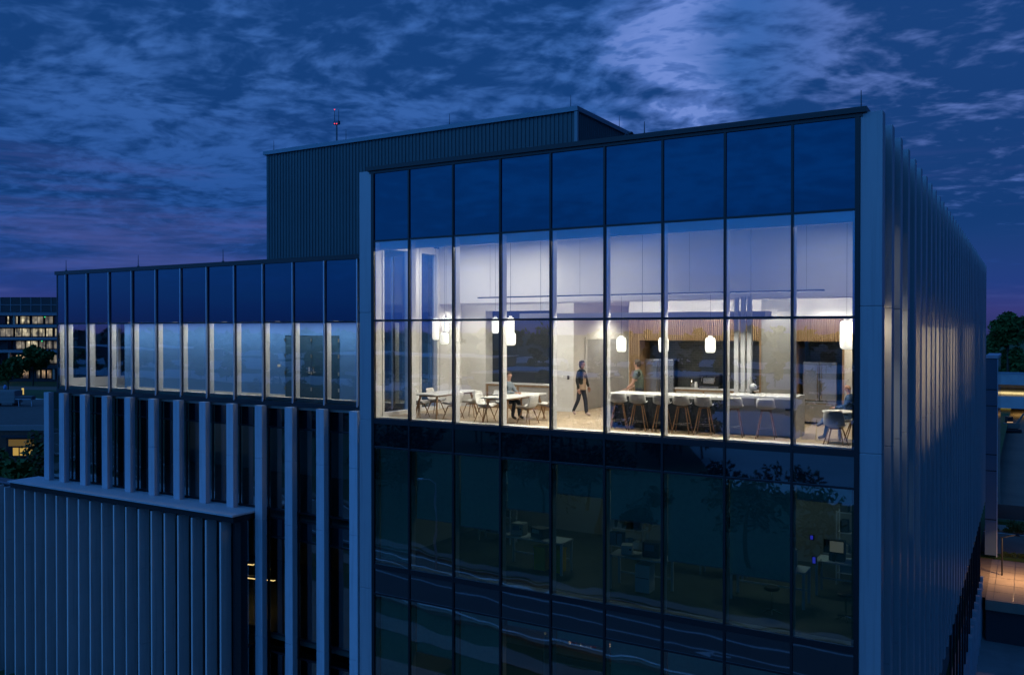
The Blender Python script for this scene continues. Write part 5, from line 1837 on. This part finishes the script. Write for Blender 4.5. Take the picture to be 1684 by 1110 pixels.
def litmat(name, colr, st, scale=1.4):
    m = mat(name, (0.05, 0.05, 0.05), 0.3)
    t = NT(m.node_tree)
    g = t.new('ShaderNodeNewGeometry')
    mp = t.new('ShaderNodeMapping')
    mp.inputs['Scale'].default_value = (1.3, 1.3, 0.7)
    t.l.new(g.outputs['Position'], mp.inputs[0])
    n = t.noise(mp.outputs[0], 0.45, 3, 0.6)
    sx = t.new('ShaderNodeSeparateXYZ')
    t.l.new(g.outputs['Position'], sx.inputs[0])
    # rooms: partitions every few metres, brighter towards the ceiling lamps
    u_ = t.math('ADD', t.math('MULTIPLY', sx.outputs[0], 0.86), t.math('MULTIPLY', sx.outputs[1], 0.51))
    part = t.maprange(t.math('ABSOLUTE', t.math('SUBTRACT', t.math('FRACT', t.math('MULTIPLY', u_, 0.62)), 0.5)), 0.40, 0.46, 1.0, 0.25)
    v = t.new('ShaderNodeTexVoronoi')
    v.inputs['Scale'].default_value = 0.8
    t.l.new(g.outputs['Position'], v.inputs['Vector'])
    fz = t.math('FRACT', t.math('DIVIDE', t.math('SUBTRACT', sx.outputs[2], 0.9), 3.85))
    lowf = t.maprange(fz, 0.15, 0.5, 0.25, 1.0)
    f = t.math('MULTIPLY', t.math('MULTIPLY', t.maprange(n, 0.35, 0.62, 0.12, 1.0), part), t.math('MULTIPLY', lowf, t.maprange(v.outputs['Distance'], 0.15, 0.6, 1.0, 0.5)))
    bs = t.n['Principled BSDF']
    bs.inputs['Emission Color'].default_value = (*colr, 1)
    t.l.new(t.math('MULTIPLY', f, st), bs.inputs['Emission Strength'])
    return m


ML1 = litmat('lit office window', (1.0, 0.86, 0.55), 0.85)
ML2 = litmat('dim office window', (1.0, 0.85, 0.6), 0.35)
ML3 = litmat('warm ground floor window', (1.0, 0.66, 0.36), 1.1)
M_WD = mat('unlit window', (0.006, 0.008, 0.014), 0.1)
rows = [(534, 519, [(-30, -12, 0), (-10, 1, 0), (4, 7, 1), (13, 15, 2), (17.5, 21.5, 1), (26, 41, 1), (45.5, 64, 2), (67, 80, 2), (82, 95, 0)]),
        (555, 539, [(-30, -14, 2), (-12, 14, 2), (17, 28, 1), (29, 42, 1), (43, 56, 1), (57, 66, 1), (68.5, 79, 1), (83, 95, 1)]),
        (575.5, 560, [(-30, -14, 0), (4, 11, 0), (18, 33, 2), (35, 42, 1), (43, 55, 1), (57, 67, 2), (69, 79, 2), (80, 95, 2)]),
        (600, 583, [(-30, -10, 2), (-6, 8, 0), (9, 12, 2), (18, 33, 3), (33.5, 49, 1), (51, 65, 0), (74, 87, 2), (89, 93, 2)]),
        (624, 608, [(-20, -2, 3), (0, 8, 3), (19, 28, 3), (29, 39, 3), (52, 58, 2), (61, 67, 3), (70, 77, 3), (79, 84, 0)])]
for (y0, y1, ws) in rows:
    for (a, c, kk) in ws:
        wn = MB().box(bx(a), bx(c), 2.6, 2.98, zpx(y0) + 0.25, zpx(y1) - 0.2).build('window', M_BLACK, db, local=True)
        MB().box(bx(a) + 0.1, bx(c) - 0.1, 2.5, 2.59, zpx(y0) + 0.3, zpx(y1) - 0.25).build('pane', (M_WD, ML1, ML2, ML3)[kk], wn, local=True)
for (a, y0, y1) in ((14.5, 600, 580), (67, 600, 580), (88, 624, 606), (23, 534, 519)):
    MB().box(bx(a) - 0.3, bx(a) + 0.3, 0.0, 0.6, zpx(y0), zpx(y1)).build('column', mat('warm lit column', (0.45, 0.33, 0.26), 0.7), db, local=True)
for i, (x, y) in enumerate(((66, 522), (61, 562))):
    MB().box(bx(x), bx(x) + 0.3, 2.3, 2.45, zpx(y), zpx(y) + 0.25).build('exit_sign', mat('green exit glow', (0, 0.3, 0.1), emit=(0.03, 1.0, 0.35), estr=0.9), db, local=True)
# lawn paths and lot before it
strip('footpath', [at_px(-60, 196)[:2], at_px(10, 206)[:2], at_px(60, 197)[:2], at_px(130, 186)[:2]], 1.1, 0.03, M_PALE)
sheet('car_park', [at_px(-60, 185)[:2], at_px(110, 178)[:2], at_px(120, 150)[:2], at_px(-60, 150)[:2]], 0.02, M_ASPH)
sheet('driveway', [at_px(-60, 246)[:2], at_px(130, 240)[:2], at_px(130, 226)[:2], at_px(-60, 232)[:2]], 0.02, M_ASPH)
# low brick building with gravel roof
bb = thing('brick_building', 'low brick building with gravel roof and warm lit window at left', 'building', at_px(30, 79), YAW)
kb = 79 / 1435.9
M_BRICK = mat('red brown brick', (0.15, 0.075, 0.055), 0.9, noise=(3, 0.5), bump=(14, 0.01))
MB().box(-26, 3.0, 0, 30, 0.0, 6.55).build('wall', M_BRICK, bb, local=True)
MB().box(-26.1, 3.1, 0.25, 30, 6.9, 7.0).build('gravel_roof', mat('roof gravel', (0.10, 0.09, 0.085), 0.95, noise=(1.5, 0.5)), bb, local=True)
MB().box(-26.15, 3.15, -0.1, 0.24, 6.551, 7.02).build('roof_edge', mat('roof edge metal', (0.24, 0.22, 0.22), 0.6), bb, local=True)
wn = MB().box(-1.1, 1.5, -0.04, -0.002, 4.15, 5.9).build('window', M_BLACK, bb, local=True)
for k in range(3):
    MB().box(-0.5 + k * 0.62, 0.0 + k * 0.62, -0.06, -0.041, 4.3, 5.0).build('pane', mat('warm amber window', (0.1, 0.07, 0.02), 0.4, emit=(1.0, 0.62, 0.12), estr=(0.42)), wn, local=True)
MB().box(-0.9, 1.45, -0.06, -0.041, 5.15, 5.75).build('pane', mat('dim amber window', (0.08, 0.05, 0.02), 0.4, emit=(1.0, 0.6, 0.1), estr=0.10), wn, local=True)
MB().box(-1.3, 1.7, -0.5, -0.061, 5.95, 6.15).build('awning', M_DBW, bb, local=True)
# rooftop units
ru = thing('rooftop_unit', 'slatted grey rooftop unit at the left edge on the gravel roof', 'rooftop unit', at_px(10, 99, 7.0), YAW)
MB().box(-1.9, 0.95, 0, 1.6, 0.35, 1.75).build('casing', mat('unit grey', (0.20, 0.20, 0.20), 0.7), ru, local=True)
for k in range(9):
    MB().box(-1.85, 0.9, -0.04, -0.001, 0.42 + k * 0.145, 0.50 + k * 0.145).build('slat', mat('unit slat', (0.30, 0.29, 0.28), 0.6), ru, local=True)
for x in (-1.6, 0.6):
    MB().box(x, x + 0.15, 0.1, 1.5, 0, 0.349).build('foot', M_SOOT, ru, local=True)
pt = thing('roof_duct', 'dark duct frame on splayed legs beside the slatted rooftop unit', 'rooftop unit', at_px(39, 99, 7.0), YAW)
MB().rbox(-0.95, 1.0, -0.2, 0.6, 0.75, 1.15, 0.04).build('duct', mat('duct', (0.08, 0.085, 0.1), 0.5), pt, local=True)
for x in (-0.7, 0.75):
    MB().cyl((x, 0.1, 0.75), (x + 0.12, 0.0, 0), 0.04, 0.04, 6).build('leg', M_ALU, pt, local=True)
MB().box(-0.85, 0.9, -0.25, -0.201, 0.78, 0.84).build('rail', M_ALU, pt, local=True)
bo = thing('path_bollard', 'small glowing amber bollard by the path at left', 'bollard', at_px(37, 190), 0)
MB().cyl((0, 0, 0), (0, 0, 1.6), 0.22, 0.22, 10).build('post', M_DBW, bo, local=True)
MB().cyl((0, 0, 1.601), (0, 0, 3.0), 0.22, 0.22, 10).build('lens', mat('amber lens', (0.3, 0.2, 0.05), emit=(1, 0.7, 0.2), estr=0.6), bo, local=True)
lp = thing('path_lamp', 'blue lit lamp post left on the lawn path', 'street lamp', at_px(8, 197), 0)
MB().cyl((0, 0, 0), (0, 0, 2.4), 0.07, 0.07, 8).build('post', M_DBW, lp, local=True)
MB().ball((0, 0, 2.7), 0.6, 0.6, 0.6, 1).build('shade', mat('blue shade', (0.12, 0.3, 0.6), 0.5), lp, local=True, smooth=True)

# ---- right background
GZ = -1.42


def at_r(x, y, z=GZ):
    """ground place at the given level for a picture position (layout aid only)"""
    a_ = (x - 842) / 1435.9
    b_ = -(y - 555) / 1435.9
    cp_, sp_ = math.cos(PITCH), math.sin(PITCH)
    d = cp_ + b_ * sp_
    u = b_ * cp_ - sp_
    r_ = RV * a_ + FV * d
    t_ = (z - ZC) / u
    return (r_.x * t_, r_.y * t_, z)


sheet('terrace', [(-2.3, 63.0), (14, 60.5), (14, 74.0), (-2.3, 74.0)], GZ + 0.02, M_WALK)
MB().box(-2.3, 14, 62.6, 63.0, -2.0, GZ + 0.06).build('terrace_edge', M_WALK)
for o in list(col.objects):
    if o.name.startswith('terrace_edge'):
        struct(o)
MB_ = MB().box(-2.3, 14, 63.05, 63.2, -4.1, -2.0)
struct(MB_.build('retaining_wall', M_DBW))
tl = area('terrace_lamp', (-0.6, 68.6, 1.6), 0.3, 0.3, 260, (1.0, 0.55, 0.26), (0, 0, 0))
ts = thing('terrace_light', 'slim post lamp lighting the warm terrace below the glass bay', 'lamp', (-1.55, 69.5, GZ + 0.02))
MB().cyl((0, 0, 0), (0, 0, 2.6), 0.05, 0.04, 8).build('post', M_SOOT, ts, local=True)
MB().cyl((-0.12, 0, 2.6), (0.9, -0.3, 3.0), 0.03, 0.03, 8).build('arm', M_SOOT, ts, local=True)
MB().lathe([(0.05, 0.12), (0.16, 0), (0.15, -0.02)], (0.95, -0.9, 3.06), n=14).build('head', M_SOOT, ts, local=True)
for i in range(5):
    o = MB().box(-2.28, 13.9, 64.9 + i * 1.9, 64.93 + i * 1.9, GZ + 0.02, GZ + 0.026).build('paving_joint', M_SOOT)
    struct(o)
for i in range(7):
    o = MB().box(-1.9 + i * 1.1, -1.87 + i * 1.1, 63.05, 73.9, GZ + 0.027, GZ + 0.031).build('paving_joint', M_SOOT)
    struct(o)
# street behind the terrace
sheet('street', [(-8, 75.6), (60, 73.5), (60, 84), (-8, 84.6)], GZ + 0.012, M_ASPH)
o = MB().box(-8, 60, 84.7, 87.0, GZ, GZ + 0.13).build('street_pavement', M_WALK)
struct(o)
o = MB().box(-8, 60, 74.3, 75.4, GZ, GZ + 0.2).build('planter_strip', M_GRASS)
struct(o)
struct(MB().box(-8, 60, 83.9, 84.05, GZ + 0.013, GZ + 0.017).build('street_edge_line', M_LINE))
struct(MB().box(-8, 60, 87.6, 88.6, GZ, GZ + 0.3).build('verge', M_GRASS))
fw = thing('low_fence', 'low brown site fence along the verge of the street', 'fence', (2, 90.5, GZ))
MB().box(-10, 40, -0.05, 0.05, 0.05, 1.3).build('panel', mat('brown hoarding', (0.12, 0.06, 0.05), 0.9), fw, local=True)
for k in range(10):
    MB().box(-9.5 + k * 2.4, -9.4 + k * 2.4, -0.12, -0.051, 0, 1.5).build('post', M_DBW, fw, local=True)
for i, (x, y, lab) in enumerate(((1660, 877, 'small shrub on the far street pavement'), (1682, 878, 'small shrub at the right picture edge by the street'))):
    p = at_r(x, y)
    t = thing('shrub', lab, 'shrub', p, 0, 'shrubs along the street')
    s = MB()
    crown(s, (0, 0, 0.55), (0.8, 0.7, 0.6), 500, 50 + i, 0.14, 10)
    s.build('foliage', M_LEAF2, t, local=True)
    MB().cyl((0, 0, 0), (0, 0, 0.5), 0.04, 0.02, 6).build('stem', M_BARK, t, local=True)
for i in range(6):
    t = thing('shrub', 'low planter shrub in row place %s behind the terrace' % ('one', 'two', 'three', 'four', 'five', 'six')[i], 'shrub', (-1.6 + i * 0.62, 74.8, GZ + 0.2), 0, 'low shrubs behind the terrace')
    s = MB()
    crown(s, (0, 0, 0.16), (0.4, 0.4, 0.22), 200, 70 + i, 0.10, 8)
    s.build('foliage', M_LEAF2, t, local=True)
# parking garage
gz = thing('parking_garage', 'concrete parking garage with warm lit decks behind the dirt lot', 'building', (20, 192, GZ))
M_GAR = mat('garage concrete', (0.34, 0.36, 0.38), 0.8, noise=(0.4, 0.3))
for (z0, z1) in ((4.0, 4.35), (6.6, 9.0), (2.1, 4.0 - 0.001)):
    MB().box(-40, 40, 0 if z0 != 4.0 else 0.4, 30 if z0 == 4.0 else 0.39, z0, z1).build('deck_wall' if z0 != 4.0 else 'deck', M_GAR, gz, local=True)
MB().box(-40, 40, 0.4, 30, 7.0, 7.35).build('deck', M_GAR, gz, local=True)
MB().box(-40, 40, 29, 30, 0, 7).build('rear_wall', M_GAR, gz, local=True)
for k in range(9):
    MB().box(-38 + k * 9, -37.4 + k * 9, 0.6, 1.2, 0, 7.0).build('column', M_GAR, gz, local=True)
MB().box(-40, 40, -0.06, -0.002, 8.6, 9.05).build('top_rail', M_DBB, gz, local=True)
area('garage_lamp', (-5, 203, GZ + 6.9), 22, 6, 1500, (1.0, 0.72, 0.30), (0, 0, 0), gz)
area('garage_lamp', (-5, 203, GZ + 3.9), 22, 6, 1100, (1.0, 0.66, 0.24), (0, 0, 0), gz)
# small excavator on the dirt
xv = thing('excavator', 'small dark excavator parked on the dirt lot', 'excavator', at_r(1663, 711), 0.4)
MB().rbox(-1.0, 1.0, -0.8, 0.8, 0.7, 1.6, 0.08).build('body', mat('machine paint', (0.12, 0.10, 0.08), 0.6), xv, local=True)
MB().rbox(-0.9, 0.0, -0.7, 0.3, 1.61, 2.7, 0.06).build('cab', M_SOOT, xv, local=True)
for y in (-0.75, 0.75):
    MB().rbox(-1.3, 1.3, y - 0.25, y + 0.25, 0, 0.65, 0.2).build('track', M_SOOT, xv, local=True)
MB().path([(0.8, 0, 1.4), (2.0, 0, 3.2), (3.1, 0, 2.0), (3.0, 0, 0.8)], 0.16).build('arm', MATS['machine paint'], xv, local=True)
MB().box(-0.95, -0.05, -0.75, -0.71, 1.7, 1.85).build('lamp', mat('machine lamp', (0.4, 0.2, 0.1), emit=(1, 0.6, 0.3), estr=0.5), xv, local=True)
# wood behind the garage
s = MB()
r_ = random.Random(5)
for k in range(46):
    x = -30 + k * 2.6 + r_.uniform(-1.5, 1.5)
    y = 262 + r_.uniform(-14, 30)
    h = r_.uniform(11, 18)
    crown(s, (x, y, h * 0.55 - 2), (r_.uniform(4, 6), 5, h * 0.48), 480, 100 + k, 0.85, 12)
wd = s.build('distant_wood', M_LEAF)
wd['kind'] = 'stuff'
tag(wd, 'dark mass of trees on the rise behind the parking garage', 'wood')
tree('tall round crowned tree standing above the wood at right', (-4.6, 252, 0), 21.5, 11, 61, M_LEAF, 1700, 0.75, trunk_h=0.55)
struct(MB().box(-60, 120, 226, 330, -4, 3.5).build('bank', M_GRASS))
# glass bay at the far end of the flank
gb = thing('glass_bay', 'narrow projecting glass bay at the far right end of the building', 'building', (-2.2, 73.6, -1.0))
MB().box(-0.60, 0.26, -0.1, 8.0, 14.55, 14.75).build('roof', M_ALU, gb, local=True)
for k, (z0, z1) in enumerate(((0.0, 2.6), (2.68, 6.2), (6.28, 7.4), (7.48, 11.0), (11.08, 12.2), (12.28, 14.5))):
    MB().box(-0.56, 0.20, -0.02, 0.03, z0, z1).build('front_panel', mat('bay panel blue', (0.10, 0.16, 0.22), 0.35), gb, local=True)
    MB().box(-0.57, 0.21, -0.03, 0.02, z1 + 0.002, z1 + 0.076).build('transom', M_BLACK, gb, local=True)
MB().box(0.19, 0.25, -0.09, 0.0, -0.1, 14.5).build('corner_post', M_ALU, gb, local=True)
q = MB()
q.add([(0.22, 0.02, 0), (0.22, 8, 0), (0.22, 8, 14.5), (0.22, 0.02, 14.5)], [[0, 1, 2, 3]])
q.build('side_pane', mat('bay side glass', (0.035, 0.032, 0.03), 0.06, 0, 1.9, noise=(0.8, 0.8, (0.10, 0.07, 0.045))), gb, local=True)  # brown patches put a reflection into the glass colour
# low piers along the flank with pale caps
M_LP = mat('base pier', (0.34, 0.38, 0.43), 0.7, noise=(1.5, 0.3))
lpm, _ = MB().box(-0.5, 0.0, 0, 0.30, -4.1, -0.62).mesh('base_pier', M_LP, centre=False)
lcm, _ = MB().box(-0.52, 0.02, -0.02, 0.32, -0.615, -0.5).mesh('base_pier_cap', M_LEDGE, centre=False)
for k in range(9):
    pr = place('base_pier', lpm, (-2.53, 51.9 + k * 1.6, 0), bld)
    place('cap', lcm, (-2.53, 51.9 + k * 1.6, 0), pr)
MB().box(-3.0, -2.6, 40, 66, -4.1, -1.2).build('base_wall', M_LP, bld)
for k in range(14):
    MB().cyl((-2.72, 40 + k * 1.9, -4.1), (-2.72, 40 + k * 1.9, 3.25), 0.045, 0.045, 8).build('base_post', M_BLACK, bld)
MB().box(-9, -8.9, 25, 72, -4.1, 3.2).build('recessed_wall', M_DBW, bld)
for k in range(4):
    struct(MB().box(-2.2, 12, 46.0 - k * 1.1, 46.5 - k * 1.1, -4.09, -3.95 + 0.0).build('plaza_step', M_DBW))
# louvred screen cut by the right edge of the picture
lv = thing('louvre_screen', 'blue grey louvred screen cut by the right edge of the picture', 'screen', (0.33, 66.5, GZ + 0.02))
MB().box(0, 1.2, 0, 0.8, 0, 3.9).build('body', M_DBS, lv, local=True)
for k in range(26):
    MB().box(-0.03, 1.2, -0.06, -0.001, 0.06 + k * 0.148, 0.14 + k * 0.148).build('slat', M_ALU, lv, local=True)

# ---- what stands behind the camera and shows in the glass: street lamps and trees
st = thing('street_lamp', 'tall street lamp across the road, mirrored in the lower glass at left', 'street lamp', (-33.1, -6.2, 0), R(180))
MB().cyl((0, 0, 0), (0, 0, 5.6), 0.09, 0.06, 8).build('pole', M_ALU, st, local=True)
MB().path([(0, 0, 5.5), (0.6, 0, 5.75), (1.3, 0, 5.8)], 0.04).build('arm', M_ALU, st, local=True)
MB().rbox(1.2, 1.75, -0.12, 0.12, 5.74, 5.86, 0.03).build('head', M_ALU, st, local=True)
dup(st, (-4.0, -6.6, 0), R(180), 'tall street lamp across the road at the right, mirrored in the glass')
s = MB()
r_ = random.Random(11)
spots = []
for k in range(30):                       # trees on the lawn just across the road
    x = -78 + k * 2.3 + r_.uniform(-1.5, 1.5)
    if -40 < x < -18 and k % 2:
        continue
    spots.append((x, -13 - r_.uniform(0, 26) + min(0, (x + 40) * 0.22), r_.uniform(5.0, 8.5), 620, 0.26))
for k in range(34):                       # band of trees across the road, opening to the right
    x = -120 + k * 2.6 + r_.uniform(-2, 2)
    spots.append((x, -52 - r_.uniform(0, 16) - max(0, (-x - 60)) * 0.15, r_.uniform(6, 9.5), 520, 0.45))
for k in range(10):
    spots.append((-42 + r_.uniform(-6, 6), -46 - r_.uniform(0, 40), r_.uniform(6, 10), 420, 0.45))
for k in range(8):
    spots.append((-8 + r_.uniform(-6, 4), -46 - r_.uniform(0, 60), r_.uniform(6, 11), 420, 0.5))
for k in range(6):
    spots.append((-28 + k * 2.5, -84 - r_.uniform(0, 8), r_.uniform(4, 7), 350, 0.45))
for k in range(40):
    x = -360 + k * 9 + r_.uniform(-4, 4)
    spots.append((x, -131 - r_.uniform(0, 7) + x * 0.02, r_.uniform(5, 8.5), 150, 1.0))
for k in range(46):
    x = -560 + k * 12.5 + r_.uniform(-5, 5)
    spots.append((x, -182 - r_.uniform(0, 12) + x * 0.05, r_.uniform(6, 10), 140, 1.3))
for k in range(60):
    x = -900 + k * 16 + r_.uniform(-6, 6)
    spots.append((x, -292 + x * 0.06 - r_.uniform(0, 10), r_.uniform(7, 10.5), 120, 1.8))
for k in range(150):
    x = -1500 + k * 13 + r_.uniform(-6, 6)
    spots.append((x, -440 + x * 0.12 - r_.uniform(0, 60), r_.uniform(14.5, 19.5), 150, 2.2))
for i, (x, y, h, n, lf) in enumerate(spots):
    s.cyl((x, y, 0), (x, y, h * 0.5), h * 0.02, h * 0.012, 5)
    crown(s, (x, y, h * 0.56), (h * 0.42, h * 0.42, h * 0.44), n, 300 + i, lf, 9)
wd = s.build('woodland', M_LEAF)
wd['kind'] = 'stuff'
tag(wd, 'belts of dark trees across the road, seen mirrored in the glass', 'wood')
# low white roofed sheds among the far trees
for i, (x, y, wx, wy, h) in enumerate(((-90, -150, 60, 18, 5), (-210, -230, 90, 30, 6), (-420, -260, 110, 30, 6))):
    hb = thing('far_warehouse', 'low pale roofed warehouse far across the road, number of bays %s, mirrored in the glass' % ('small', 'middle', 'large')[i], 'building', (x, y, 0), 0.1, 'far warehouses')
    MB().box(-wx / 2, wx / 2, -wy / 2, wy / 2, 0, h).build('walls', M_DBW, hb, local=True)
    MB().box(-wx / 2 - 0.4, wx / 2 + 0.4, -wy / 2 - 0.4, wy / 2 + 0.4, h + 0.001, h + 0.4).build('roof', mat('white roof', (0.62, 0.63, 0.64), 0.8), hb, local=True)
